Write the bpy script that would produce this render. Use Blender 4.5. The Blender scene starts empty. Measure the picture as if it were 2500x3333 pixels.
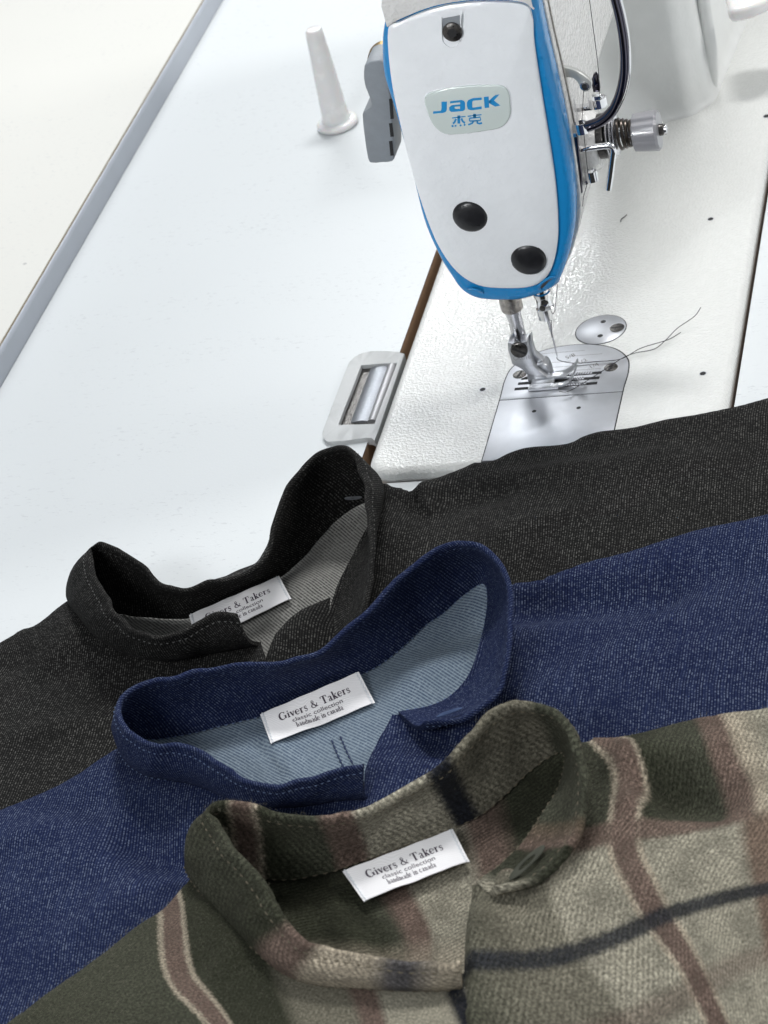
import bpy, bmesh, math, random
import numpy as np
from math import sin, cos, pi, radians, hypot, sqrt, atan2
from mathutils import Vector, Matrix
from mathutils.geometry import delaunay_2d_cdt
random.seed(7); rng = np.random.RandomState(7)
MM = 0.001
SC = bpy.context.scene
COL = SC.collection

# ------------------------------------------------------------------ camera
FPX, EL, RO, HD, HT = 7400.0, radians(35.67), radians(16.97), radians(-22.6), 641.756
CX, CY = 1250.0, 1666.5
fw = np.array([sin(HD)*cos(EL), cos(HD)*cos(EL), -sin(EL)])
rt0 = np.array([cos(HD), -sin(HD), 0.0]); dn0 = np.cross(fw, rt0)
RT = cos(RO)*rt0 + sin(RO)*dn0
DN = -sin(RO)*rt0 + cos(RO)*dn0
CP = np.array([276.516, -945.163, HT])

def ray(px, py):
    return (px-CX)*RT + (py-CY)*DN + FPX*fw
def P(px, py, z=0.0):            # the point of height z seen at a photo pixel
    d = ray(px, py); return CP + d*((z-CP[2])/d[2])
def Y(px, py, y):                # the same, on an upright plane facing the camera side
    d = ray(px, py); return CP + d*((y-CP[1])/d[1])
def X(px, py, x):
    d = ray(px, py); return CP + d*((x-CP[0])/d[0])

cam_d = bpy.data.cameras.new('camera'); cam = bpy.data.objects.new('camera', cam_d); COL.objects.link(cam)
cam_d.sensor_fit = 'VERTICAL'; cam_d.sensor_height = 36.0; cam_d.lens = 36.0*FPX/3333.0
cam_d.clip_start = 0.05; cam_d.clip_end = 50
M = Matrix.Identity(4)
for i in range(3):
    M[i][0] = RT[i]; M[i][1] = -DN[i]; M[i][2] = -fw[i]; M[i][3] = CP[i]*MM
cam.matrix_world = M
cam_d.dof.use_dof = True
cam_d.dof.focus_distance = float(np.linalg.norm(P(1300, 1750, 20)-CP))*MM
cam_d.dof.aperture_fstop = 24
SC.camera = cam

# ------------------------------------------------------------------ helpers
def tag(o, label=None, cat=None, group=None, kind=None):
    if label: o['label'] = label
    if cat: o['category'] = cat
    if group: o['group'] = group
    if kind: o['kind'] = kind
    return o
def thing(name, loc, label, cat):
    o = bpy.data.objects.new(name, None); COL.objects.link(o)
    o.location = Vector(loc)*MM; o.empty_display_size = 0.01
    return tag(o, label, cat)
def mesh_obj(name, verts, faces, mat, parent=None, smooth=True, angle=40, uv=None, fmat=None, label=None):
    me = bpy.data.meshes.new(name)
    V = np.asarray(verts, float)*MM
    me.from_pydata(V.tolist(), [], [tuple(int(i) for i in f) for f in faces])
    mats = mat if isinstance(mat, (list, tuple)) else [mat]
    for m in mats: me.materials.append(m)
    if fmat is not None: me.polygons.foreach_set('material_index', np.asarray(fmat, dtype=np.int32))
    if uv is not None:
        ul = me.uv_layers.new(name='UVMap'); uv = np.asarray(uv, float)
        li = np.zeros(len(me.loops), dtype=np.int32); me.loops.foreach_get('vertex_index', li)
        ul.data.foreach_set('uv', uv[li].ravel())
    bm = bmesh.new(); bm.from_mesh(me)
    bmesh.ops.recalc_face_normals(bm, faces=bm.faces)
    if smooth:
        ca = radians(angle)
        for f in bm.faces: f.smooth = True
        for e in bm.edges:
            if len(e.link_faces) == 2 and e.calc_face_angle(0) > ca: e.smooth = False
    bm.to_mesh(me); bm.free(); me.update()
    o = bpy.data.objects.new(name, me); COL.objects.link(o)
    if parent is not None:
        o.parent = parent
        if parent.type == 'EMPTY': o.matrix_parent_inverse = Matrix.Translation(-parent.location)
    if label: o['label'] = label
    return o
class G:                                             # geometry collector
    def __init__(s): s.v = []; s.f = []; s.m = []
    def add(s, v, f, m=0):
        n = len(s.v); s.v += [tuple(p) for p in v]; s.f += [tuple(i+n for i in q) for q in f]; s.m += [m]*len(f)
    def obj(s, name, mat, parent=None, **k): return mesh_obj(name, s.v, s.f, mat, parent, fmat=s.m, **k)
def frame_of(d):
    d = np.array(d, float); d /= np.linalg.norm(d)
    a = np.array([0, 0, 1.0]) if abs(d[2]) < .9 else np.array([1.0, 0, 0])
    u = np.cross(a, d); u /= np.linalg.norm(u); return u, np.cross(d, u), d
def lathe(g, base, d, prof, seg=40, m=0, cap=True):  # prof: list of (distance along, radius)
    u, v, d = frame_of(d); base = np.array(base, float); n0 = []
    V = []
    for (h, r) in prof:
        for k in range(seg):
            a = 2*pi*k/seg; V.append(base+d*h+(u*cos(a)+v*sin(a))*r)
    F = []
    for i in range(len(prof)-1):
        for k in range(seg):
            k2 = (k+1) % seg; F.append((i*seg+k, i*seg+k2, (i+1)*seg+k2, (i+1)*seg+k))
    if cap:
        F.append(tuple(range(seg))[::-1]); F.append(tuple((len(prof)-1)*seg+k for k in range(seg)))
    g.add(V, F, m)
def tube(g, pts, r, seg=10, m=0, rx=None, ref=None): # rx: second radius; ref fixes its direction
    pts = [np.array(p, float) for p in pts]; n = len(pts); V = []
    up = np.array(ref if ref is not None else [0, 0, 1.0], float)
    for i, p in enumerate(pts):
        t = pts[min(i+1, n-1)]-pts[max(i-1, 0)]; t /= np.linalg.norm(t)
        if ref is None and i == 0:
            up = frame_of(t)[0]
        u = up-t*(up@t); u /= max(1e-9, np.linalg.norm(u))
        if ref is None: up = u
        w = np.cross(t, u)
        rr = r[i] if isinstance(r, (list, tuple)) else r
        for k in range(seg):
            a = 2*pi*k/seg; V.append(p+u*cos(a)*(rx if rx else rr)+w*sin(a)*rr)
    F = [(i*seg+k, i*seg+(k+1) % seg, (i+1)*seg+(k+1) % seg, (i+1)*seg+k) for i in range(n-1) for k in range(seg)]
    F += [tuple(range(seg))[::-1], tuple((n-1)*seg+k for k in range(seg))]
    g.add(V, F, m)
def cr(pts, n=8, closed=False):                      # Catmull-Rom through any-dimension points
    A = [np.array(p, float) for p in pts]; N = len(A); out = []
    rngi = range(N if closed else N-1)
    for i in rngi:
        p0 = A[(i-1) % N] if closed or i > 0 else 2*A[0]-A[1]
        p1 = A[i]; p2 = A[(i+1) % N]
        p3 = A[(i+2) % N] if closed or i+2 < N else 2*A[-1]-A[-2]
        for k in range(n):
            t = k/n
            out.append(.5*((2*p1)+(-p0+p2)*t+(2*p0-5*p1+4*p2-p3)*t*t+(-p0+3*p1-3*p2+p3)*t**3))
    if not closed: out.append(A[-1])
    return out
def prism(g, poly, a, b, axis, bev=0.0, nb=3, m=0):  # poly: 2-D outline; extruded from a to b along axis, edges rounded by bev
    poly = [np.array(p, float) for p in poly]
    area = sum(poly[i][0]*poly[(i+1) % len(poly)][1]-poly[(i+1) % len(poly)][0]*poly[i][1] for i in range(len(poly)))
    if area < 0: poly = poly[::-1]
    n = len(poly); nor = []
    for i in range(n):
        e1 = poly[i]-poly[i-1]; e2 = poly[(i+1) % n]-poly[i]
        n1 = np.array([e1[1], -e1[0]])/max(1e-9, hypot(*e1)); n2 = np.array([e2[1], -e2[0]])/max(1e-9, hypot(*e2))
        q = n1+n2; L = q@q
        nor.append(q*(2/L) if L > .6 else q/max(1e-6, sqrt(L)))
    sg = 1 if b > a else -1
    lev = []
    if bev > 0:
        for k in range(nb+1):
            t = (pi/2)*k/nb; lev.append((a+sg*bev*(1-sin(t)), bev*(1-cos(t))))
        lo = [(z, off) for z, off in lev][::-1]
        lo = sorted([(a+sg*bev*(1-cos(pi/2*k/nb)), bev*(1-sin(pi/2*k/nb))) for k in range(nb+1)], key=lambda q: sg*q[0])
        hi = [(b-(z-a), off) for z, off in lo][::-1]
        L = lo+hi
    else: L = [(a, 0), (b, 0)]
    V = []
    for z, off in L:
        for i in range(n):
            q = poly[i]-nor[i]*off
            V.append({'x': (z, q[0], q[1]), 'y': (q[0], z, q[1]), 'z': (q[0], q[1], z)}[axis])
    F = [(l*n+i, l*n+(i+1) % n, (l+1)*n+(i+1) % n, (l+1)*n+i) for l in range(len(L)-1) for i in range(n)]
    F += [tuple(range(n))[::-1], tuple((len(L)-1)*n+i for i in range(n))]
    g.add(V, F, m)
def rrect(x0, x1, y0, y1, r, n=6):
    out = []
    rr = r if isinstance(r, (list, tuple)) else [r]*4
    for (cx, cy, a0, q) in ((x1-rr[0], y1-rr[0], 0, rr[0]), (x0+rr[1], y1-rr[1], pi/2, rr[1]), (x0+rr[2], y0+rr[2], pi, rr[2]), (x1-rr[3], y0+rr[3], 1.5*pi, rr[3])):
        for k in range(n+1):
            a = a0+pi/2*k/n; out.append((cx+q*cos(a), cy+q*sin(a)))
    return out
def box(g, x0, x1, y0, y1, z0, z1, bev=.3, m=0): prism(g, [(x0, y0), (x1, y0), (x1, y1), (x0, y1)], z0, z1, 'z', bev, 2, m)
class TPS:
    def __init__(s, pts, vals, lam=1e-3):
        s.p = np.array(pts, float)/100; v = np.array(vals, float); n = len(s.p)
        K = s.U(s.p, s.p)+lam*np.eye(n); Q = np.c_[np.ones(n), s.p]
        A = np.zeros((n+3, n+3)); A[:n, :n] = K; A[:n, n:] = Q; A[n:, :n] = Q.T
        b = np.zeros((n+3,)+v.shape[1:]); b[:n] = v
        s.w = np.linalg.lstsq(A, b, rcond=None)[0]
    def U(s, a, b):
        d2 = ((a[:, None, :]-b[None, :, :])**2).sum(-1)
        return .5*d2*np.log(d2+1e-12)
    def __call__(s, q):
        q = np.atleast_2d(np.array(q, float))/100
        return s.U(q, s.p)@s.w[:-3]+np.c_[np.ones(len(q)), q]@s.w[-3:]
def seg_dist(q, a, b):
    q = np.atleast_2d(q); a = np.array(a[:2]); b = np.array(b[:2]); ab = b-a
    t = np.clip(((q-a)@ab)/(ab@ab+1e-9), 0, 1); return np.hypot(*(q-(a+t[:, None]*ab)).T)
def poly_dist(q, pl):
    d = np.full(len(q), 1e9)
    for i in range(len(pl)-1): d = np.minimum(d, seg_dist(q, pl[i], pl[i+1]))
    return d
def vnoise(q, s, seed):                               # smooth 2-D value noise
    r = np.random.RandomState(seed); T = r.rand(64, 64)*2-1
    p = np.atleast_2d(q)/s+31.7; i = np.floor(p).astype(int); f = p-i; f = f*f*(3-2*f)
    g_ = lambda a, b: T[a % 64, b % 64]
    return (g_(i[:, 0], i[:, 1])*(1-f[:, 0])+g_(i[:, 0]+1, i[:, 1])*f[:, 0])*(1-f[:, 1])+(g_(i[:, 0], i[:, 1]+1)*(1-f[:, 0])+g_(i[:, 0]+1, i[:, 1]+1)*f[:, 0])*f[:, 1]

# ------------------------------------------------------------------ materials
def new_mat(name):
    m = bpy.data.materials.new(name); m.use_nodes = True
    nt = m.node_tree; return m, nt, nt.nodes['Principled BSDF']
class NB:                                             # short node builder
    def __init__(s, nt): s.nt = nt
    def n(s, t, **k):
        nd = s.nt.nodes.new(t)
        for a, b in k.items(): setattr(nd, a, b)
        return nd
    def lk(s, a, b): s.nt.links.new(a, b)
    def setin(s, sock, v):
        if hasattr(v, 'node'): s.lk(v, sock)
        else: sock.default_value = v
    def math(s, op, a, b=0.0, c=0.0, clamp=False):
        nd = s.n('ShaderNodeMath', operation=op); nd.use_clamp = clamp
        for i, v in enumerate((a, b, c)): s.setin(nd.inputs[i], v)
        return nd.outputs[0]
    def mix(s, f, a, b):
        nd = s.n('ShaderNodeMix', data_type='RGBA')
        s.setin(nd.inputs[0], f)
        for i, v in ((6, a), (7, b)):
            if hasattr(v, 'node'): s.lk(v, nd.inputs[i])
            else: nd.inputs[i].default_value = (*v[:3], 1)
        return nd.outputs[2]
    def noise(s, vec, scale, detail=2, rough=.5, dim='3D'):
        nd = s.n('ShaderNodeTexNoise', noise_dimensions=dim)
        s.lk(vec, nd.inputs['Vector']); nd.inputs['Scale'].default_value = scale
        nd.inputs['Detail'].default_value = detail; nd.inputs['Roughness'].default_value = rough
        return nd.outputs['Fac']
    def comb(s, x, y, z=0.0):
        nd = s.n('ShaderNodeCombineXYZ')
        for i, v in enumerate((x, y, z)): s.setin(nd.inputs[i], v)
        return nd.outputs[0]
    def ramp(s, f, stops, interp='LINEAR'):
        nd = s.n('ShaderNodeValToRGB'); nd.color_ramp.interpolation = interp
        s.lk(f, nd.inputs[0]); e = nd.color_ramp.elements
        while len(e) > 1: e.remove(e[-1])
        e[0].position = stops[0][0]; e[0].color = (*stops[0][1], 1)
        for p, c in stops[1:]:
            x = e.new(p); x.color = (*c, 1)
        return nd.outputs[0]
    def step(s, v, a, b):
        nd = s.n('ShaderNodeMapRange', interpolation_type='SMOOTHSTEP')
        s.lk(v, nd.inputs[0]); nd.inputs[1].default_value = a; nd.inputs[2].default_value = b
        return nd.outputs[0]
    def bump(s, h, strength, dist, bsdf, normal=None):
        nd = s.n('ShaderNodeBump'); nd.inputs['Strength'].default_value = strength; nd.inputs['Distance'].default_value = dist
        s.lk(h, nd.inputs['Height'])
        if normal is not None: s.lk(normal, nd.inputs['Normal'])
        if bsdf is not None: s.lk(nd.outputs[0], bsdf.inputs['Normal'])
        return nd.outputs[0]
def simple(name, col, rough=.5, metal=0.0, bump=None, coat=0.0, var=0.0, varscale=300):
    m, nt, b = new_mat(name); k = NB(nt)
    b.inputs['Base Color'].default_value = (*col, 1); b.inputs['Roughness'].default_value = rough; b.inputs['Metallic'].default_value = metal
    b.inputs['Coat Weight'].default_value = coat; b.inputs['Coat Roughness'].default_value = .08
    tc = k.n('ShaderNodeTexCoord').outputs['Object']
    if var:
        f = k.noise(tc, varscale, 4, .6)
        k.lk(k.mix(k.step(f, .3, .75), [c*(1-var) for c in col], [min(1, c*(1+var)) for c in col]), b.inputs['Base Color'])
        k.lk(k.math('MULTIPLY_ADD', f, .25*(1 if rough > .2 else .4), max(0, rough-.1)), b.inputs['Roughness'])
    if bump:
        k.bump(k.noise(tc, bump[0], bump[2] if len(bump) > 2 else 2), bump[1], bump[3] if len(bump) > 3 else .0006, b)
    return m
def laminate(name, col, seed=0.0):
    m, nt, b = new_mat(name); k = NB(nt); tc = k.n('ShaderNodeTexCoord').outputs['Object']
    mp = k.n('ShaderNodeMapping'); k.lk(tc, mp.inputs[0]); mp.inputs['Location'].default_value = (seed, seed*.7, 0)
    mp.inputs['Rotation'].default_value = (0, 0, .5); mp.inputs['Scale'].default_value = (1, 3.2, 1); v = mp.outputs[0]
    a = k.step(k.noise(v, 230, 3, .6), .60, .70)                  # little grey scuffs
    lw = k.step(k.noise(v, 9, 2, .5), .38, .62)
    a = k.math('MULTIPLY', a, lw)
    big = k.step(k.noise(tc, 5, 3, .5), .3, .7)
    c = k.mix(big, [x*.975 for x in col], col)
    c = k.mix(k.math('MULTIPLY', a, .5), c, (.40, .41, .43))
    vo = k.n('ShaderNodeTexVoronoi'); k.lk(tc, vo.inputs['Vector']); vo.inputs['Scale'].default_value = 16
    dot = k.math('MULTIPLY', k.math('LESS_THAN', vo.outputs['Distance'], .022), k.math('GREATER_THAN', k.noise(tc, 9, 0), .53))
    c = k.mix(k.math('MULTIPLY', dot, .55), c, (.2, .2, .22))
    k.lk(c, b.inputs['Base Color']); b.inputs['Roughness'].default_value = .5; b.inputs['Specular IOR Level'].default_value = .3
    k.bump(k.noise(tc, 900, 2), .12, .0004, b)
    return m
def paint(name, col, scale=330, strength=.5, rough=.12, dist=.0006, spec=.5):
    # hammered gloss enamel: rounded pimples over slower waves
    m, nt, b = new_mat(name); k = NB(nt); tc = k.n('ShaderNodeTexCoord').outputs['Object']
    h = k.noise(tc, scale, 2.0, .5); h2 = k.noise(tc, scale*.32, 1.0, .5)
    hh = k.math('ADD', k.step(h, .35, .8), k.math('MULTIPLY', h2, .8))
    k.lk(k.mix(k.step(h2, .3, .8), [c*.97 for c in col], col), b.inputs['Base Color'])
    b.inputs['Roughness'].default_value = rough; b.inputs['Specular IOR Level'].default_value = spec
    k.bump(hh, strength, dist, b)
    return m
M_table = laminate('white_laminate', (.62, .645, .655))
M_table2 = laminate('warm_white_laminate', (.63, .625, .59), 3.1)
M_mdf = simple('raw_board_edge', (.36, .22, .125), .8, var=.15, varscale=900)
M_bandgrey = simple('edge_band_plastic', (.40, .43, .48), .3, var=.03, varscale=60)
M_bandline = simple('edge_band_seam', (.16, .12, .06), .7)
M_bed = paint('bed_enamel', (.66, .665, .645), 650, .34, .12, .0006, .6)
M_head = paint('head_enamel', (.83, .85, .87), 300, .28, .16, .0006)
M_body = paint('body_enamel', (.76, .75, .735), 420, .6, .14, .0007)
M_column = paint('column_enamel', (.78, .79, .775), 300, .12, .3, .0005)
M_blue = paint('blue_enamel', (.012, .23, .54), 330, .3, .16, .0006)
M_chrome = simple('chrome', (.86, .86, .87), .07, 1.0)
M_blackchrome = simple('black_chrome', (.10, .095, .12), .09, 1.0)
M_steel = simple('polished_steel', (.62, .62, .64), .22, 1.0, bump=(700, .12), var=.05, varscale=400)
M_plate = simple('ground_steel_plate', (.54, .55, .58), .42, .9, bump=(1500, .06), var=.04, varscale=120)
M_worn = simple('worn_steel', (.45, .42, .39), .3, 1.0, bump=(600, .25), var=.25, varscale=500)
M_screw = simple('dark_screw_steel', (.10, .095, .09), .28, 1.0, bump=(900, .3), var=.2, varscale=900)
M_springd = simple('browned_steel', (.085, .072, .062), .3, 1.0)
M_foot = simple('brushed_foot_steel', (.56, .57, .59), .3, 1.0, var=.06, varscale=900)
M_dark = simple('dark_gap', (.012, .012, .013), .7)
M_blackpl = simple('black_rubber', (.012, .012, .014), .3, bump=(900, .1), var=.2)
M_greypl = simple('grey_plastic', (.25, .27, .29), .45, bump=(900, .15), var=.05, varscale=200)
M_lightgrey = simple('light_grey_plastic', (.42, .43, .43), .38, bump=(700, .12), var=.03, varscale=150)
M_whitepl = simple('white_plastic', (.80, .79, .78), .22, coat=.3, var=.02, varscale=100)
M_whitepl.node_tree.nodes['Principled BSDF'].inputs['Subsurface Weight'].default_value = .25
M_whitepl.node_tree.nodes['Principled BSDF'].inputs['Subsurface Scale'].default_value = .004
M_knob = simple('knob_plastic', (.25, .25, .265), .3, coat=.2)
M_brass = simple('brass', (.40, .27, .10), .3, 1.0, var=.15, varscale=300)
M_badge = simple('badge_enamel', (.60, .665, .64), .18, coat=.8)
M_logo = simple('logo_blue', (.015, .25, .56), .35)
M_thread = simple('black_thread', (.018, .014, .018), .8)
M_ink = simple('label_ink', (.045, .03, .05), .8)
M_engrave = simple('engraving', (.16, .15, .14), .5, .6)

def uvcoord(k):
    uvn = k.n('ShaderNodeUVMap'); s = k.n('ShaderNodeSeparateXYZ'); k.lk(uvn.outputs[0], s.inputs[0])
    return uvn.outputs[0], s.outputs[0], s.outputs[1]
def denim(name, dark, mid, fleck, ang, pitch=1.15, flk=.46, lines=.8, inner=False, fray=1.0):
    """twill cloth: UV in millimetres; ang = direction of the twill line in UV space"""
    m, nt, b = new_mat(name); k = NB(nt); uv, u, v = uvcoord(k)
    ca, sa = cos(ang), sin(ang)
    wob = k.math('MULTIPLY', k.math('SUBTRACT', k.noise(uv, .035, 2), .5), 3.0)
    al = k.math('ADD', k.math('MULTIPLY', u, ca), k.math('MULTIPLY', v, sa))
    ac = k.math('ADD', k.math('SUBTRACT', k.math('MULTIPLY', v, ca), k.math('MULTIPLY', u, sa)), wob)
    w = k.math('MULTIPLY_ADD', k.math('SINE', k.math('MULTIPLY', ac, 2*pi/pitch)), .5, .5)
    row = k.math('FLOOR', k.math('DIVIDE', ac, pitch))
    # short broken floats along each twill line
    fl = k.noise(k.comb(k.math('MULTIPLY', al, 1.2), k.math('MULTIPLY', row, 3.37), 0.0), 1.0, 2, .7)
    slub = k.noise(k.comb(k.math('MULTIPLY', al, .05), k.math('MULTIPLY', ac, .6), 0.0), 1.0, 2)
    big = k.noise(uv, .035, 3, .6)
    fm = k.math('MULTIPLY', k.step(fl, .46, .66), k.step(w, .30, .85))
    if inner:
        c = k.mix(k.step(w, .30, .75), dark, mid)
        c = k.mix(k.math('MULTIPLY', k.step(fl, .45, .7), flk), c, fleck)
        c = k.mix(k.math('MULTIPLY', k.step(k.noise(uv, .9, 2), .55, .7), .3), c, dark)
    else:
        c = k.mix(k.math('MULTIPLY', w, lines), dark, mid)
        c = k.mix(k.math('MULTIPLY', k.step(slub, .45, .75), .35), c, mid)
        c = k.mix(k.math('MULTIPLY', fm, k.math('MULTIPLY_ADD', big, flk, flk*.5), clamp=True), c, fleck)
    c = k.mix(k.math('MULTIPLY', k.step(big, .35, .72), .42), c, [x*1.5 for x in dark] if not inner else [x*.75 for x in mid])
    k.lk(c, b.inputs['Base Color']); b.inputs['Roughness'].default_value = .86
    b.inputs['Specular IOR Level'].default_value = .12
    b.inputs['Sheen Weight'].default_value = .04; b.inputs['Sheen Roughness'].default_value = .45
    b.inputs['Sheen Tint'].default_value = (*[min(1, x*6+.1) for x in mid], 1)
    h = k.math('ADD', k.math('MULTIPLY', w, .6), k.math('MULTIPLY', fm, .7))
    n1 = k.bump(h, .35, .0003, None)
    k.bump(k.noise(uv, .22, 3, .55), .55, .0016, b, n1)
    return m
BLK = dict(dark=(.0035, .0034, .0033), mid=(.0145, .0142, .0135), fleck=(.235, .23, .215))
BLU = dict(dark=(.002, .0048, .024), mid=(.0215, .033, .088), fleck=(.29, .35, .48))
def world_ang(px, py, dx, dy, z):                     # direction of a pixel step, on the table plane
    a = P(px, py, z); b_ = P(px+dx, py+dy, z); return atan2(b_[1]-a[1], b_[0]-a[0])
M_blk_l = denim('black_denim', ang=world_ang(300, 2400, 45, -100, 10), **BLK)
M_blk_r = denim('black_denim_cross', ang=world_ang(1800, 1600, 22, -100, 10), **BLK)
M_blk_c = denim('black_denim_collar', ang=radians(62), flk=.38, **BLK)
M_blk_in = denim('black_denim_reverse', dark=(.06, .06, .057), mid=(.25, .245, .228), fleck=(.40, .395, .37), ang=world_ang(900, 1900, 100, 72, 5), pitch=1.4, flk=.45, inner=True)
M_blu_l = denim('blue_denim', ang=world_ang(300, 2700, 30, -100, 18), **BLU)
M_blu_r = denim('blue_denim_cross', ang=world_ang(2000, 2100, 22, -100, 18), lines=.5, **BLU)
M_blu_c = denim('blue_denim_collar', ang=radians(62), flk=.38, **BLU)
M_blu_in = denim('blue_denim_reverse', dark=(.06, .085, .135), mid=(.205, .26, .31), fleck=(.36, .43, .48), ang=world_ang(1100, 2400, 100, 50, 10), pitch=1.4, flk=.45, inner=True)

GRN, GRN2 = (.040, .043, .028), (.066, .069, .049)
BEI, BRN, CRM, NVY, TAN = (.36, .335, .262), (.175, .125, .102), (.44, .38, .29), (.016, .018, .025), (.205, .19, .145)
def plaid(name, green_ramp, beige_ramp, vs=(), u0=-200, u1=200, ang=.9, vsplit=True, vband=True, contrast=.66):
    m, nt, b = new_mat(name); k = NB(nt); uv, u, v = uvcoord(k)
    fz = k.math('MULTIPLY', k.math('SUBTRACT', k.noise(uv, .5, 4, .75), .5), 7.5)
    fz2 = k.math('MULTIPLY', k.math('SUBTRACT', k.noise(k.comb(v, u, 5.0), .5, 4, .75), .5), 7.5)
    uu = k.math('DIVIDE', k.math('SUBTRACT', k.math('ADD', u, fz), u0), u1-u0, clamp=True)
    vv = k.math('ADD', v, fz2)
    def mk(r): return k.ramp(uu, [((p-u0)/(u1-u0), c) for p, c in r])
    A = mk(green_ramp); c = A
    if beige_ramp is not None: c = k.mix(k.step(vv, -6, 6), A, mk(beige_ramp))
    for (a, bb, colr, soft, amt) in vs:
        f = k.math('MULTIPLY', k.step(vv, a-soft, a+soft), k.math('SUBTRACT', 1.0, k.step(vv, bb-soft, bb+soft)))
        if colr is BRN and vband: f = k.math('MULTIPLY', f, k.math('SUBTRACT', 1.0, k.step(k.math('ADD', u, fz), 62, 74)))
        c = k.mix(k.math('MULTIPLY', f, amt), c, colr)
    ca, sa = cos(ang), sin(ang)
    ac = k.math('ADD', k.math('SUBTRACT', k.math('MULTIPLY', v, ca), k.math('MULTIPLY', u, sa)), k.math('MULTIPLY', fz, .8))
    al = k.math('ADD', k.math('MULTIPLY', u, ca), k.math('MULTIPLY', v, sa))
    w = k.math('MULTIPLY_ADD', k.math('SINE', k.math('MULTIPLY', ac, 2*pi/2.6)), .5, .5)
    pat = k.step(k.noise(uv, .045, 3, .6), .32, .62)
    fib = k.noise(k.comb(k.math('MULTIPLY', al, .5), k.math('MULTIPLY', ac, 2.1), 0.0), 1.0, 4, .75)
    sp = k.noise(uv, .6, 4, .85)
    dk = k.mix(1.0, c, c)
    mul = k.math('MULTIPLY_ADD', k.math('MULTIPLY', w, pat), contrast, 1.0-contrast*.62)
    mul = k.math('MULTIPLY', mul, k.math('MULTIPLY_ADD', k.step(sp, .36, .66), 1.0, .48))
    mul = k.math('MULTIPLY', mul, k.math('MULTIPLY_ADD', k.step(fib, .36, .66), .7, .65))
    vm = k.n('ShaderNodeVectorMath', operation='SCALE'); k.lk(c, vm.inputs[0]); k.lk(mul, vm.inputs['Scale'])
    c = k.mix(k.math('MULTIPLY', k.step(fib, .64, .76), .22), vm.outputs[0], (.30, .28, .20))
    k.lk(c, b.inputs['Base Color']); b.inputs['Roughness'].default_value = .95
    b.inputs['Specular IOR Level'].default_value = .08
    b.inputs['Sheen Weight'].default_value = .08; b.inputs['Sheen Roughness'].default_value = .5
    b.inputs['Sheen Tint'].default_value = (.55, .52, .42, 1)
    h = k.math('ADD', k.math('MULTIPLY', k.math('MULTIPLY', w, pat), .5), k.math('ADD', fib, sp))
    n1 = k.bump(h, .7, .0006, None)
    k.bump(k.noise(uv, .16, 3, .55), .5, .0016, b, n1)
    return m
M_pl_r = plaid('plaid_wool_right',
    [(-200, GRN), (-10.5, GRN2), (-9, CRM), (-7, CRM), (-6, BRN), (6, BRN), (7, CRM), (8.5, CRM), (10, GRN), (50, GRN2), (56, BRN), (66, BRN), (72, CRM), (90, BEI), (200, BEI)],
    [(-200, GRN2), (-120, GRN2), (-75, TAN), (-52, TAN), (-46, BEI), (-11, BEI), (-9.5, CRM), (-7.5, CRM), (-6, BRN), (6, BRN), (7.5, CRM), (9.5, CRM), (11, BEI), (60, BEI), (66, (.20, .145, .11)), (78, (.20, .145, .11)), (84, BEI), (200, BEI)],
    vs=[(-12, 2, BRN, 3, .9), (49, 59.5, (.026, .029, .036), 2.6, .93), (92, 104, BRN, 4, .5)], ang=2.2)
M_pl_l = plaid('plaid_wool_left',
    [(-200, GRN), (-9, GRN2), (-7.5, CRM), (-6, CRM), (-5, BRN), (5, BRN), (6, CRM), (7.5, CRM), (9, GRN), (52, GRN), (66, TAN), (98, TAN), (104, BRN), (116, BRN), (122, BEI), (170, BEI), (176, NVY), (186, NVY), (192, BEI), (200, BEI)],
    None, vs=[], ang=2.2, contrast=.28)
M_pl_in = plaid('plaid_wool_inside',
    [(-200, GRN), (-18, GRN), (-10, GRN2), (-2, BRN), (10, BRN), (16, BEI), (52, BEI), (60, BRN), (72, BRN), (84, GRN), (200, GRN)],
    None, vs=[(62, 90, CRM, 12, .6)], ang=2.75, vband=False)

def label_mat():
    m, nt, b = new_mat('woven_label_satin'); k = NB(nt); uv, u, v = uvcoord(k)
    w = k.math('SINE', k.math('MULTIPLY', k.math('ADD', k.math('MULTIPLY', u, .35), k.math('ADD', v, k.math('MULTIPLY', k.noise(uv, .06, 1), 14.0))), 6.2))
    s_ = k.math('MULTIPLY_ADD', w, .5, .5)
    k.lk(k.mix(s_, (.83, .82, .83), (.90, .89, .90)), b.inputs['Base Color']); b.inputs['Roughness'].default_value = .75; b.inputs['Specular IOR Level'].default_value = .2
    k.bump(s_, .35, .0003, b); return m
M_label = label_mat()
M_stB = simple('stitch_thread_black', (.13, .13, .125), .8)
M_stK = simple('stitch_thread_indigo', (.12, .17, .29), .8)
M_stP = simple('stitch_thread_tan', (.13, .11, .075), .9)
M_stW = simple('stitch_thread_white', (.72, .75, .78), .7)

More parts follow.
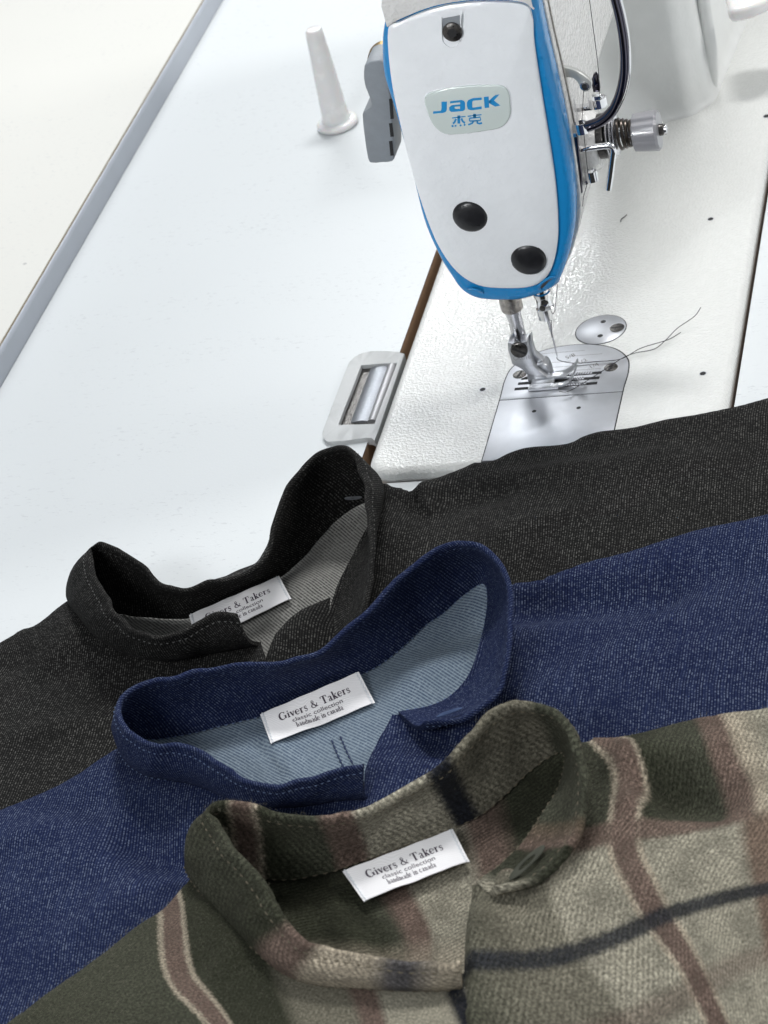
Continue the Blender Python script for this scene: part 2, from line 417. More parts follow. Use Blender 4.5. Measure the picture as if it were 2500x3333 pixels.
# ------------------------------------------------------------------ tables
TZ = -6.0
tt = thing('work_table', (0, -98, TZ), 'white laminate work table top with the machine bed sunk in its cut-out', 'table')
XL, XR, YB = -330.5, 700.0, 900.0
cutL, cutR, cutF, cutB = -92.2, 95.0, -89.0, 420.0
g = G()
c1 = rrect(cutL, cutR, cutF, cutB, 7, 4)
outer = [(XL, -800), (XR, -800), (XR, YB), (XL, YB)]
pts = [Vector(p) for p in outer+c1]; n = len(c1)
r = delaunay_2d_cdt(pts, [(4+i, 4+(i+1) % n) for i in range(n)]+[(i, (i+1) % 4) for i in range(4)], [], 0, 1e-6)
V2 = [tuple(v) for v in r[0]]
def in_rr(x, y): return cutL+1 < x < cutR-1 and cutF+1 < y < cutB-1
F2 = [f for f in r[2] if not in_rr(sum(V2[i][0] for i in f)/3, sum(V2[i][1] for i in f)/3) or False]
def inside(poly, x, y):
    c = False; m_ = len(poly)
    for i in range(m_):
        a, b_ = poly[i], poly[(i+1) % m_]
        if (a[1] > y) != (b_[1] > y) and x < (b_[0]-a[0])*(y-a[1])/(b_[1]-a[1])+a[0]: c = not c
    return c
F2 = [f for f in r[2] if not inside(c1, sum(V2[i][0] for i in f)/3, sum(V2[i][1] for i in f)/3)]
g.add([(x, y, TZ) for x, y in V2], F2)
mesh_obj('table_top', g.v, g.f, M_table, tt)
g = G()                                             # sawn wall of the cut-out
g.add([(x, y, z) for z in (TZ-.8, TZ-30) for x, y in c1], [(i, (i+1) % n, n+(i+1) % n, n+i) for i in range(n)])
g.add([(x, y, TZ-30) for x, y in c1], [tuple(range(n))])
g.obj('cut_out_wall', M_mdf, tt)
g = G()
g.add([(x, y, z) for z in (TZ, TZ-.8) for x, y in c1], [(i, (i+1) % n, n+(i+1) % n, n+i) for i in range(n)])
g.obj('laminate_edge', simple('laminate_core', (.10, .04, .035), .6), tt)
g = G()
box(g, XL, XR, -800, YB, TZ-28, TZ-30.2, 0); g.obj('underside', M_mdf, tt)

t2 = thing('side_table', (-330, 0, -20), 'cream white raised table top with grey rounded edge along the left side', 'table')
# cross-section of the raised neighbour: rounded front edge
prof = [(-330.8, -30), (-330.8, 1.5)]+[(-333.0+2.2*cos(a), 1.5+3.2*sin(a)) for a in np.linspace(.1, pi/2*.96, 10)]
g = G(); ys = [-800, YB]
nP = len(prof); g.add([(x, y, z+4) for y in ys for x, z in prof], [(i, i+1, nP+i+1, nP+i) for i in range(nP-1)])
mesh_obj('edge_band', g.v, g.f, M_bandgrey, t2)
zt = prof[-1][1]+4
g = G(); box(g, -333.9, -332.8, -800, YB, zt-3, zt+.2, 0); g.obj('edge_seam', M_bandline, t2)
g = G(); box(g, -1600, -333.8, -800, YB, -20, zt+.6, .3); g.obj('table_top', M_table2, t2)

# ------------------------------------------------------------------ sewing machine
sm = thing('sewing_machine', (0, 0, -20), 'white industrial lockstitch sewing machine with blue trimmed head and needle', 'sewing machine')
g = G(); prism(g, rrect(-85, 93, -88, 400, [6, 6, 13, 13], 8), -18, 0, 'z', 5.0, 6)
bed = g.obj('bed', M_bed, sm)
def hole(cx, cy, r_, z=0.05, mat=M_dark, name='screw_hole', rim=True, parent=bed):
    g = G(); lathe(g, (cx, cy, z), (0, 0, 1), [(0, r_), (.02, r_)], 24, 0)
    if rim: lathe(g, (cx, cy, z-.02), (0, 0, 1), [(0, r_*1.22), (.05, r_*1.22), (.05, r_)], 24, 1, cap=False)
    return g.obj(name, [mat, M_plate], parent)
for (px, py) in ((1571, 1268), (2288, 1216), (2313, 713)):
    q = P(px, py); hole(q[0], q[1], 1.55)
q = P(2495, 378); hole(q[0], q[1], 1.8)
# slide plate and needle plate with a dark seam round them
pl_x0, pl_x1 = -24.3, 39.0
arc = [P(px, py)[:2] for px, py in ((2024, 1272), (2037, 1215), (2023, 1176), (1980, 1148), (1930, 1130), (1880, 1124), (1830, 1129), (1780, 1142))]
top = cr([(39, -30), (39.5, -16), (37.5, -5), (30, 4.5), (19, 9.6), (7.5, 11.2), (-4, 9.6), (-15, 4.5), (-22.5, -5), (-24.5, -16), (-24.3, -30)], 6)
D = [(39.0, -33.3)]+[tuple(p) for p in top]+[(-24.3, -33.3)]
g = G(); prism(g, [(x+(.55 if x > 7 else -.55), y+(.55 if y > -20 else 0)) for x, y in D]+[(-24.85, -88), (39.55, -88)], .02, .06, 'z')
g.obj('plate_seam', M_dark, bed)
g = G(); prism(g, D, -.5, .35, 'z', .25, 2); npl = g.obj('needle_plate', M_plate, sm)
g = G(); prism(g, [(-24.3, -33.9), (39.0, -33.9), (39.0, -84), (-24.3, -84)], -.5, .30, 'z', .2, 2); spl = g.obj('slide_plate', M_plate, sm)
for (px, py) in ((1739, 1340), (1884, 1329)):
    q = P(px, py); hole(q[0], q[1], 1.15, .31, parent=spl, rim=False)
def slotted(cx, cy, z, r_, ang, parent, name='screw', mat=M_screw, h=.35, d=None):
    g = G(); lathe(g, (cx, cy, z), (0, 0, 1), [(0, r_), (h*.6, r_), (h, r_*.85)], 28, 0)
    ca, sa = cos(ang), sin(ang); w_, L = r_*.16, r_*.84
    q = [(-L, -w_), (L, -w_), (L, w_), (-L, w_)]
    prism(g, [(cx+a*ca-b_*sa, cy+a*sa+b_*ca) for a, b_ in q], z+h+.01, z+h+.05, 'z', 0, 0, 1)
    lathe(g, (cx, cy, z-.01), (0, 0, 1), [(0, r_*1.16), (.05, r_*1.16), (.05, r_)], 28, 2, cap=False)
    return g.obj(name, [mat, M_dark, M_plate], parent)
s1 = P(1692, 1221); s2 = P(1989, 1198)
slotted(s1[0], s1[1], .36, 3.6, 1.3, npl); slotted(s2[0], s2[1], .36, 3.6, 1.3, npl)
for i, (y_, x0, x1) in enumerate(((-15.9, -16, 26), (-20.3, -17, 25.5), (-24.9, -18, 25))):
    g = G(); box(g, x0, x1, y_-1.15, y_+1.15, .36, .39, 0); g.obj('feed_slot', M_dark, npl)
    g = G()
    a0, a1 = ((9, 22), (11, 19), (6, 20))[i]
    for k in range(int((a1-a0)/1.35)):
        x = a0+k*1.35
        g.add([(x, y_-.5, .38), (x+1.2, y_-.5, .38), (x+1.2, y_+.8, .38), (x, y_+.8, .38), (x+.5, y_-.3, 1.5), (x+.5, y_+.6, 1.5)], [(0, 1, 4), (1, 2, 5, 4), (2, 3, 5), (3, 0, 4, 5)])
    g.obj('feed_dog', M_chrome, npl)
g = G()
for y_, x0, x1 in ((5.2, -10, 14), (.9, 6, 24), (-3.6, -12, 8), (-8, -8, 22), (-12.2, -14, 25)):
    box(g, x0, x1, y_-.12, y_+.12, .36, .375, 0)
g.obj('guide_lines', M_engrave, npl)

def text_mesh(s, size, bold=0.0, spacing=1.0):
    cu = bpy.data.curves.new('t', 'FONT'); cu.body = s; cu.size = size; cu.offset = bold; cu.align_x = 'LEFT'; cu.space_character = spacing
    o = bpy.data.objects.new('t', cu); COL.objects.link(o)
    dg = bpy.context.evaluated_depsgraph_get(); dg.update()
    me = bpy.data.meshes.new_from_object(o.evaluated_get(dg))
    V = [tuple(v.co) for v in me.vertices]; F = [tuple(p.vertices) for p in me.polygons]
    bpy.data.objects.remove(o); bpy.data.meshes.remove(me); bpy.data.curves.remove(cu)
    return V, F
g = G()
for s, x, y_, a in (('5/8', 5.5, -1.8, .55), ('1/2', 12.5, -7.2, .55), ('1/4', 19.5, -12, .6)):
    V, F = text_mesh(s, 4.2)
    g.add([(x+v[0]*cos(a)-v[1]*sin(a), y_+v[0]*sin(a)+v[1]*cos(a), .372) for v in V], F)
g.obj('scale_marks', M_engrave, npl)
# round cover plate
cc = (19.9, 23.6)
g = G(); lathe(g, (cc[0], cc[1], .02), (0, 0, 1), [(0, 13.6), (.05, 13.6)], 60, 1); lathe(g, (cc[0], cc[1], -.4), (0, 0, 1), [(0, 13.1), (.6, 13.1), (.75, 12.9)], 60, 0)
cov = g.obj('round_cover', [M_plate, M_dark], sm)
q = P(2009, 1069); slotted(q[0], q[1], .37, 3.9, .05, cov)
for (px, py) in ((1964, 1049), (1954, 1095)):
    q = P(px, py); hole(q[0], q[1], 1.5, .37, parent=cov)

# --- head
plate_px = [(1262, 99), (1273, 265), (1308, 431), (1347, 584), (1394, 729), (1437, 822), (1488, 889), (1548, 928), (1614, 940), (1714, 938), (1767, 915), (1797, 869), (1813, 796), (1815, 716), (1806, 597), (1787, 464), (1760, 298), (1737, 146), (1730, 60), (1705, 20), (1600, 10), (1500, 15), (1400, 35), (1300, 75)]
blue_px = [(1779, 119), (1813, 265), (1846, 424), (1866, 564), (1873, 696), (1860, 796), (1833, 882), (1800, 928), (1714, 962), (1641, 968), (1561, 962), (1508, 935), (1468, 882), (1429, 816), (1382, 703), (1336, 517), (1283, 332), (1253, 232), (1247, 133), (1255, 66), (1272, 0)]
PO = [Y(a, b_, -22)[[0, 2]] for a, b_ in plate_px]
BO = [Y(a, b_, -14)[[0, 2]] for a, b_ in blue_px]
BO = [np.array([35.5, 245.0]), np.array([35.0, 215.0])]+BO+[np.array([-27.0, 245.0])]
BOs = cr(BO, 5, closed=False)
def outline_x(z):                                   # left and right edge of the head at height z
    xs = []
    for i in range(len(BOs)-1):
        a, b_ = BOs[i], BOs[i+1]
        if (a[1]-z)*(b_[1]-z) <= 0 and abs(a[1]-b_[1]) > 1e-6: xs.append(a[0]+(b_[0]-a[0])*(z-a[1])/(b_[1]-a[1]))
    return (min(xs), max(xs)) if len(xs) > 1 else (-10, -5)
g = G(); prism(g, BOs, -19.3, -4.0, 'y', 4.5, 5); trim = g.obj('blue_trim', M_blue, sm)
# domed face plate
PS = cr(PO, 5, closed=True); N = len(PS); cen = np.array([-5, 135.0])
V = []; F = []
def plate_y(x, z, s): return -21.5-3.4*(1-s**4)
rings = [1.0, .985, .965, .94, .9, .84, .76, .66, .54, .4, .25, .1]
for p in PS: V.append((p[0], -16.5+max(0, (p[1]-176)/32)**2*.8, p[1]))
for s in rings:
    for p in PS:
        q = cen+(p-cen)*s; V.append((q[0], plate_y(q[0], q[1], s)+(.4 if s == 1 else 0), q[1]))
for l in range(len(rings)):
    for i in range(N): F.append((l*N+i, l*N+(i+1) % N, (l+1)*N+(i+1) % N, (l+1)*N+i))
F.append(tuple(len(rings)*N+i for i in range(N)))
fp = mesh_obj('face_plate', V, F, M_head, sm)
# upper casting above the face-plate seam
arcp = [p for p in cr([Y(a, b_, -22)[[0, 2]] for a, b_ in ((1262, 96), (1300, 72), (1400, 32), (1500, 12), (1600, 7), (1700, 15), (1738, 40))], 6)]
cap = [tuple(p+np.array([0, .9])) for p in arcp]+[(33.5, 246), (-27, 246)]
g = G(); na = len(arcp); V = []
for (yy, dz) in ((-19.4, .8), (-21.2, .9), (-21.9, 1.2), (-22.2, 2.0), (-22.2, 12), (-22.2, None)):
    for i, p in enumerate(arcp):
        t = i/(na-1); V.append((p[0] if dz is not None else -27+60.5*t, yy+.0, p[1]+dz if dz is not None else 246))
V += [(-27+60.5*i/(na-1), -4.1, 246) for i in range(na)]
g.add(V, [(l*na+i, l*na+i+1, (l+1)*na+i+1, (l+1)*na+i) for l in range(6) for i in range(na-1)])
g2_ = g.obj('top_cover', M_body, sm)
# body casting behind the trim
def yback(z):
    t = [(49, -6), (55, 4), (62, 14), (70, 24), (78, 38), (88, 55), (100, 68), (113, 77), (125, 84), (250, 84)]
    for (a, ya), (b_, yb) in zip(t, t[1:]):
        if a <= z <= b_: return ya+(yb-ya)*(z-a)/(b_-a)
    return 84
V = []; F = []; zs = [52, 54, 57, 61, 66, 72, 80, 90, 100, 110, 120, 135, 150, 170, 190, 210, 246]; ns = None
for z in zs:
    xl, xr = outline_x(z); xl += 1.0; xr += .6+1.6*max(0, 1-abs(z-86)/30); yb = yback(z)
    rb = max(2, min(8, (yb+6)/2.2, (xr-xl)/2.2)); loop = rrect(xl, xr, -7, yb, [rb, rb, 1, 1], 6); ns = len(loop)
    V += [(x, y, z) for x, y in loop]
for l in range(len(zs)-1):
    F += [(l*ns+i, l*ns+(i+1) % ns, (l+1)*ns+(i+1) % ns, (l+1)*ns+i) for i in range(ns)]
F += [tuple(range(ns)), tuple((len(zs)-1)*ns+i for i in range(ns))]
mesh_obj('head_casting', V, F, M_body, sm, angle=60)
# narrow dark seam and strip on the right flank
g = G()
seam = [X(px, py, 36.8) for px, py in ()]
fl = [(z, outline_x(z)[1]+1.0) for z in np.linspace(72, 235, 30)]
tube(g, [(x_, -1.0+max(0, 84-z)*-.05, z) for z, x_ in fl], .45, 6); g.obj('casting_seam', M_worn, sm)
# arm and column
g = G(); prism(g, [(60, 121), (95, 121), (140, 119), (200, 119), (228, 113), (244, 98), (262, 98), (262, 246), (60, 246)], -37, 34.5, 'x', 7, 5)
g.obj('arm', M_body, sm)
f0 = P(2080, 398, 0); foot = [(-36, 233), (0, 232)]+[tuple(P(a, b_, 0)[:2]) for a, b_ in ((2200, 391), (2254, 376), (2295, 353), (2319, 336), (2332, 318), (2349, 277), (2390, 176), (2452, 22))]+[(76, 460), (-36, 460)]
foot = [np.array(p) for p in foot]
V = []; F = []; zs = [-2, 0, 1.5, 4, 8, 14, 30, 60, 120, 246]
fs = cr(foot[:10], 5)+foot[10:]
n_ = len(fs); cc_ = np.array([10, 330])
for z in zs:
    ins = 0 if z < 0 else (4.5*(1-math.exp(-z/3.5))+z*.03)
    for p in fs:
        d = p-cc_; V.append((*(p-d/np.linalg.norm(d)*ins), z))
for l in range(len(zs)-1): F += [(l*n_+i, l*n_+(i+1) % n_, (l+1)*n_+(i+1) % n_, (l+1)*n_+i) for i in range(n_)]
F.append(tuple((len(zs)-1)*n_+i for i in range(n_)))
column = mesh_obj('column', V, F, M_column, sm, angle=75)
g = G()
for (pa, pb, r_) in (((2232, 0), (2268, 265), 5.0), ((2290, 0), (2315, 300), 4.0)):
    a = P(*pb, 0); 
    pts_ = [Y(pa[0], pa[1]-40, a[1]+3), Y(pa[0], pa[1], a[1]+3), Y((pa[0]+pb[0])/2+8, (pa[1]+pb[1])/2, a[1]+3), Y(pb[0], pb[1]-30, a[1]+3), Y(pb[0], pb[1]+10, a[1]+6)]
    tube(g, cr(pts_, 6), r_, 14)
g.obj('column_rib', M_column, column)
# reverse lever at the column
a = P(2370, 30, 52)
g = G(); pl = [P(px, py, 52)[:2] for px, py in ((2366, 8), (2368, 25), (2385, 32), (2440, 20), (2482, 2), (2520, -25), (2500, -70), (2366, -50))]
prism(g, cr(pl, 4, closed=True), 43, 52, 'z', 3.5, 4); g.obj('reverse_lever', M_whitepl, sm)

# plugs, badge, screw recess
def on_plate(px, py, off=0.0):
    q = Y(px, py, -24.8)
    for _ in range(3):
        d = np.array([q[0], q[2]])-cen; s = 0
        # ratio to outline along this direction
        an = atan2(d[1], d[0]); best = 1
        for p in PS:
            e = p-cen
            if abs((atan2(e[1], e[0])-an+pi) % (2*pi)-pi) < .05: best = hypot(*e)
        s = min(1, hypot(*d)/best)
        q = Y(px, py, plate_y(q[0], q[2], s)-off)
    return q
for px, py, r_ in ((1530, 705, 8.3), (1719, 844, 8.6)):
    q = on_plate(px, py); g = G()
    lathe(g, (q[0], q[1]+.5, q[2]), (0, -1, 0), [(0, r_+.25), (.55, r_+.25), (.6, r_)], 40, 1, cap=False)
    lathe(g, (q[0], q[1]+.3, q[2]), (0, -1, 0), [(0, r_)]+[(.3+2.4*sin(a), r_*cos(a)) for a in np.linspace(.1, pi/2*.97, 9)], 40, 0)
    g.obj('rubber_plug', [M_blackpl, M_dark], fp)
def T4(x, y): return on_plate(1350+x/4.74, 250+y/4.74, .5)
bad = [(150, 340), (200, 262), (330, 215), (600, 160), (850, 133), (1100, 125), (1300, 128), (1400, 165), (1455, 260), (1475, 420), (1480, 560), (1430, 690), (1300, 790), (1000, 845), (750, 875), (520, 885), (400, 845), (290, 740), (210, 580), (165, 440)]
bq = [T4(*p) for p in bad]; by = float(np.mean([q[1] for q in bq]))
bo2 = [Y(1350+p[0]/4.74, 250+p[1]/4.74, by)[[0, 2]] for p in bad]
g = G(); prism(g, cr([b_+(b_-np.mean(bo2, axis=0))*.02 for b_ in bo2], 4, closed=True), by+1.6, by+.25, 'y', .2, 2, m=1)
prism(g, cr(bo2, 4, closed=True), by+1.4, by-.6, 'y', .7, 4)
badge = g.obj('badge', [M_badge, M_head], fp)
def PB(x, y): q = Y(1350+x/4.74, 250+y/4.74, by-.64); return (q[0], q[1], q[2])
def flat(g, polys, m=0):
    for p in polys: g.add([PB(*q) for q in p], [tuple(range(len(p)))], m)
g = G()
def strokes(g, S_, w_, off=0.0):
    for pl in S_:
        A = [np.array(p, float) for p in pl]; n_ = len(A); L = []; R_ = []
        for i in range(n_):
            t = A[min(i+1, n_-1)]-A[max(i-1, 0)]; t /= hypot(*t); nn = np.array([-t[1], t[0]])
            ww = w_[i] if isinstance(w_, list) else w_
            L.append(A[i]+nn*ww/2); R_.append(A[i]-nn*ww/2)
        for i in range(n_-1): g.add([PB(*q) for q in (L[i], L[i+1], R_[i+1], R_[i])], [(0, 1, 2, 3)])
flat(g, [[(413, 384), (498, 383), (497, 470), (415, 478)], [(415, 478), (497, 470), (494, 515), (475, 542), (405, 520)], [(405, 520), (475, 542), (440, 556), (283, 569), (287, 535), (395, 525)]])
flat(g, [[(545, 378), (720, 357), (700, 392), (543, 412)], [(720, 357), (760, 370), (776, 400), (700, 400), (700, 392)], [(700, 400), (776, 400), (778, 490), (700, 505)], [(700, 505), (778, 490), (770, 515), (740, 528), (600, 541), (640, 497), (690, 493)], [(600, 541), (560, 540), (533, 515), (535, 500), (620, 485), (640, 497)], [(533, 500), (533, 470), (560, 445), (620, 462), (615, 487)], [(560, 445), (580, 437), (702, 425), (702, 455), (620, 462)]])
flat(g, [[(1033, 320), (1033, 355), (905, 368), (860, 345), (900, 330)], [(860, 345), (905, 368), (888, 385), (805, 400), (825, 360)], [(805, 400), (888, 385), (888, 465), (805, 460)], [(805, 460), (888, 465), (895, 478), (862, 515), (820, 500)], [(862, 515), (895, 478), (1033, 455), (1033, 495), (900, 516)]])
flat(g, [[(1065, 312), (1142, 303), (1150, 475), (1080, 482)], [(1142, 370), (1240, 282), (1310, 270), (1222, 365), (1165, 395), (1142, 400)], [(1142, 385), (1165, 375), (1222, 365), (1322, 443), (1245, 460), (1150, 410)]])
# the two characters below
strokes(g, [[(575, 636), (785, 612)]], 17); strokes(g, [[(679, 597), (681, 722)]], 44); strokes(g, [[(640, 650), (615, 700), (590, 722)], [(718, 640), (742, 690), (775, 712)]], 30)
strokes(g, [[(582, 745), (585, 775)], [(628, 743), (632, 768)], [(703, 738), (712, 762)], [(762, 730), (778, 752)]], 30)
strokes(g, [[(815, 608), (1032, 584)]], 18); strokes(g, [[(925, 572), (925, 630)]], 46)
strokes(g, [[(845, 682), (845, 645), (860, 638), (1010, 622), (1018, 660), (1012, 672), (845, 684)]], 20)
strokes(g, [[(905, 680), (890, 715), (825, 740)]], 28); strokes(g, [[(965, 672), (968, 715), (1000, 722), (1040, 712)]], 28)
g.obj('logo_lettering', M_logo, badge)
# U-shaped screw recess near the top seam
def T6(x, y): return (1350+x/6.636, y/6.636)
ry = on_plate(1470, 110)[1]
def PR(x, y, d=0.0): q = Y(*T6(x, y), ry+d); return (q[0], q[1], q[2])
rim = [(580, 350), (585, 560), (590, 760), (610, 900), (690, 990), (790, 1028), (880, 1005), (960, 930), (1000, 820), (1003, 560), (1008, 270)]
rs = cr(rim, 4)
g = G(); inn = [(790+(x-790)*.86, 640+(y-640)*.9+18) for x, y in rs]
A = [PR(x, y, -.9) for x, y in rs]; B = [PR(x, y, 0) for x, y in inn]
n_ = len(A); g.add(A+B, [(i, i+1, n_+i+1, n_+i) for i in range(n_-1)], 0)
g.add([PR(x, y, .02) for x, y in inn], [tuple(range(n_))], 1)
g.obj('screw_recess', [M_head, M_greypl], fp)
q = Y(*T6(820, 680), ry-.3); g = G(); lathe(g, (q[0], q[1], q[2]), (0, -1, 0), [(0, 4.6), (1.0, 4.6), (1.6, 3.8)], 30, 0)
lathe(g, (q[0], q[1]-1.61, q[2]), (0, -1, 0), [(0, 2.4), (.05, 2.4)], 6, 1)
g.obj('cap_screw', [M_screw, M_dark], fp)
# screw recesses in the blue rim, lower left and lower right
for (px, py, rx) in ((1787, 922, 5.0), (1548, 948, 3.6)):
    q = Y(px, py, -18.5); g = G(); dr = (.45, -.7, -.55) if px > 1700 else (-.3, -.7, -.65)
    lathe(g, q-np.array(dr)*.6, dr, [(0, rx+.9), (.8, rx+.9), (1.1, rx), (.2, rx-.4)], 30, 0, cap=False)
    lathe(g, q-np.array(dr)*.6, dr, [(.3, rx), (.55, rx*.8)], 30, 1); g.obj('rim_screw', [M_blue, M_screw], trim)
# dark knob edge on the very top
g = G(); q = Y(1415, -8, -12); lathe(g, (q[0], q[1], q[2]+.5), (0, .1, 1), [(0, 8), (2.4, 9), (5, 9)], 36); g.obj('top_plug', M_greypl, sm)
# presser lifter lever on the left
g = G()
def L4(x, y): q = Y(900+x/4.1475, 50+y/4.1475, 6); return (q[0], q[2])
lev = cr([(1185, 690), (1230, 640), (1330, 615), (1450, 622), (1475, 760), (1520, 1000), (1545, 1110), (1570, 1500), (1592, 1870), (1560, 1975), (1420, 1990), (1285, 1997), (1232, 1940), (1185, 1640), (1160, 1400), (1170, 1310), (1272, 1245), (1262, 1130), (1205, 990), (1175, 850)], 2, closed=True)
prism(g, [L4(*p) for p in lev], 6, 24, 'y', .9, 3); lifter = g.obj('presser_lifter', M_greypl, sm, angle=20)
g = G()
for (y0, y1) in ((1130, 1400), (1460, 1640), (1700, 1895)):
    a = Y(900+1532/4.1475, 50+y0/4.1475, 5.7); b_ = Y(900+1552/4.1475, 50+y1/4.1475, 5.7)
    xx0, xx1 = a[0]-.5, a[0]+1.2
    prism(g, cr([(xx0, a[2]), (xx1, a[2]), (b_[0]+1.2, b_[2]), (b_[0]-.5, b_[2])], 1, closed=True), 5.75, 6.05, 'y')
g.obj('lever_slot', M_dark, lifter)
q = Y(1264, 205, 27); g = G(); lathe(g, (q[0], 27, q[2]), (0, 1, 0), [(0, 10.5), (3, 10.8)], 36, 0); g.obj('lifter_boss', M_brass, sm)
g = G(); a = Y(1225, 190, 20); lathe(g, (a[0]-3, 20, a[2]), (1, 0, 0), [(0, 3.2), (14, 3.2)], 16); lathe(g, (a[0]-5, 20, a[2]-4), (1, 0, 0), [(0, 2.4), (14, 2.4)], 16); g.obj('lifter_screw', M_screw, sm)

# needle bar, clamp and needle (plane y = -13)
NYP = -13.0
def U5(x, y, yy=NYP): return Y(1600+x/3.318, 930+y/3.318, yy)
ax = U5(700, 775); nx = ax[0]
def zc(y, x=600): return U5(x, y)[2]
ctr_top = U5(548, 80)
nbx = (U5(560, 130)[0]+U5(590, 300)[0])/2
g = G(); z0 = U5(590, 345)[2]; z1 = U5(575, 215)[2]; z2 = U5(555, 110)[2]
lathe(g, (nbx, NYP, z0), (0, 0, 1), [(0, 4.0), (.6, 4.7), (z1-z0-.5, 4.7), (z1-z0, 4.2), (z1-z0+.4, 3.9), (z2-z0, 3.9), (z2-z0+.5, 4.5), (z2-z0+2.5, 4.5), (z2-z0+3, 3.6), (z2-z0+25, 3.6)], 40)
nb = g.obj('needle_bar', M_chrome, sm)
q = U5(560, 205); g = G(); lathe(g, (nbx-.3, NYP-3.6, q[2]+.6), (0, -1, 0), [(0, 1.5), (.9, 1.5)], 20); g.obj('clamp_screw', M_screw, nb)
g = G(); zt_ = U5(700, 775)[2]; lathe(g, (nbx+.2, NYP, zt_), (0, 0, 1), [(0, .1), (2.2, .42), (z0-zt_-9, .5), (z0-zt_-7, .85), (z0-zt_+1, .95)], 16)
g.obj('needle', M_steel, nb)
# presser bar
PYP = -11.0
def U6(x, y): return Y(1600+x/3.318, 930+y/3.318, PYP)
pbx = (U6(197, 150)[0]+U6(255, 350)[0])/2; zt1 = U6(210, 255)[2]; zt0 = U6(280, 560)[2]
g = G(); lathe(g, (pbx, PYP, zt1), (0, 0, 1), [(0, 5.0), (.8, 5.7), (22, 5.7)], 36, 1)
lathe(g, (pbx, PYP, zt0-7), (0, 0, 1), [(0, 3.6), (zt1-zt0+3, 3.6), (zt1-zt0+6, 4.3), (zt1-zt0+12, 4.3)], 36, 0)
g.obj('presser_bar', [M_steel, M_worn], sm)
# presser foot: shank, sole and toes
FY = -20.0
def U7(x, y, yy=FY): q = Y(1600+x/3.318, 930+y/3.318, yy); return q
sh = [(175, 618), (232, 628), (238, 560), (225, 640), (300, 690), (330, 612), (383, 603), (400, 690), (425, 790), (455, 870), (520, 930), (598, 985), (640, 1045), (622, 1080), (560, 1092), (418, 1108), (400, 1050), (380, 960), (345, 915), (290, 880), (225, 850), (205, 780), (180, 700)]
sh = [p for i, p in enumerate(sh) if i not in (2,)]
g = G(); prism(g, [U7(*p)[[0, 2]] for p in sh], FY, FY+7.5, 'y', .22, 2)
foot_o = g.obj('presser_foot', M_foot, sm)
# curled block to the right of the shank
g = G()
blk = [(440, 800), (520, 810), (560, 795), (610, 815), (640, 880), (660, 990), (640, 1060), (610, 1075), (560, 1000), (470, 900)]
prism(g, [U7(*p, FY+7)[[0, 2]] for p in cr(blk, 2, closed=True)], FY+3, FY+10.5, 'y', .3, 2)
blk2 = [(385, 600), (425, 520), (440, 620), (470, 730), (560, 800), (440, 840), (410, 720)]
prism(g, [U7(*p, FY+6)[[0, 2]] for p in blk2], FY+5, FY+9.5, 'y', .4, 2)
g.obj('foot_block', M_foot, foot_o)
a = U7(410, 1112, -25); b_ = U7(735, 1140, -25)
g = G(); box(g, a[0], b_[0]+.5, -28.2, -24.4, .6, 2.0, .3); box(g, a[0]+1, a[0]+13, -24.6, -14.5, .9, 2.4, .4)
toe = cr([(b_[0]-1, -25.6, 1.4), (b_[0]+3, -25.4, 1.6), (b_[0]+6.5, -24.8, 3.2), (b_[0]+9, -23.8, 6.5), (b_[0]+10.4, -22.8, 9.2)], 5)
tube(g, toe, .55, 10, rx=2.2, ref=(0, 1, 0))
a2 = U7(640, 1060, -16)
toe2 = cr([(a2[0]-6, -18.5, 2.6), (a2[0]+2, -18, 2.2), (a2[0]+8, -17.6, 2.6), (a2[0]+13, -17, 5), (a2[0]+16.3, -16.4, 8.6)], 5)
tube(g, toe2, .6, 10, rx=3.4, ref=(0, 1, 0))
g.obj('foot_sole', M_foot, foot_o)
for (x, y, r_, mt) in ((300, 690, 4.4, M_screw), (497, 1049, 2.2, M_steel)):
    q = U7(x, y, FY-.2); g = G(); lathe(g, (q[0], FY+.2, q[2]), (0, -1, 0), [(0, r_), (1.3, r_), (1.8, r_*.85)], 30, 0)
    an = -.55 if r_ > 3 else .8
    for e in ((an,) if r_ > 3 else (an, an+pi/2)):
        w_, L = r_*.15, r_*.84; pp = [(-L, -w_), (L, -w_), (L, w_), (-L, w_)]
        prism(g, [(q[0]+s*cos(e)-t*sin(e), q[2]+s*sin(e)+t*cos(e)) for s, t in pp], FY-1.62, FY-1.68, 'y', 0, 0, 1)
    g.obj('foot_screw', [mt, M_dark], foot_o)
V, F = text_mesh('CR1/16', 3.6); q = U7(238, 808, FY-.06); g = G(); g.add([(q[0]+v[0]*.82, FY-.04, q[2]+v[1]+v[0]*.02) for v in V], F); g.obj('foot_marking', simple('etched_mark', (.30, .30, .31), .4, .5), foot_o)

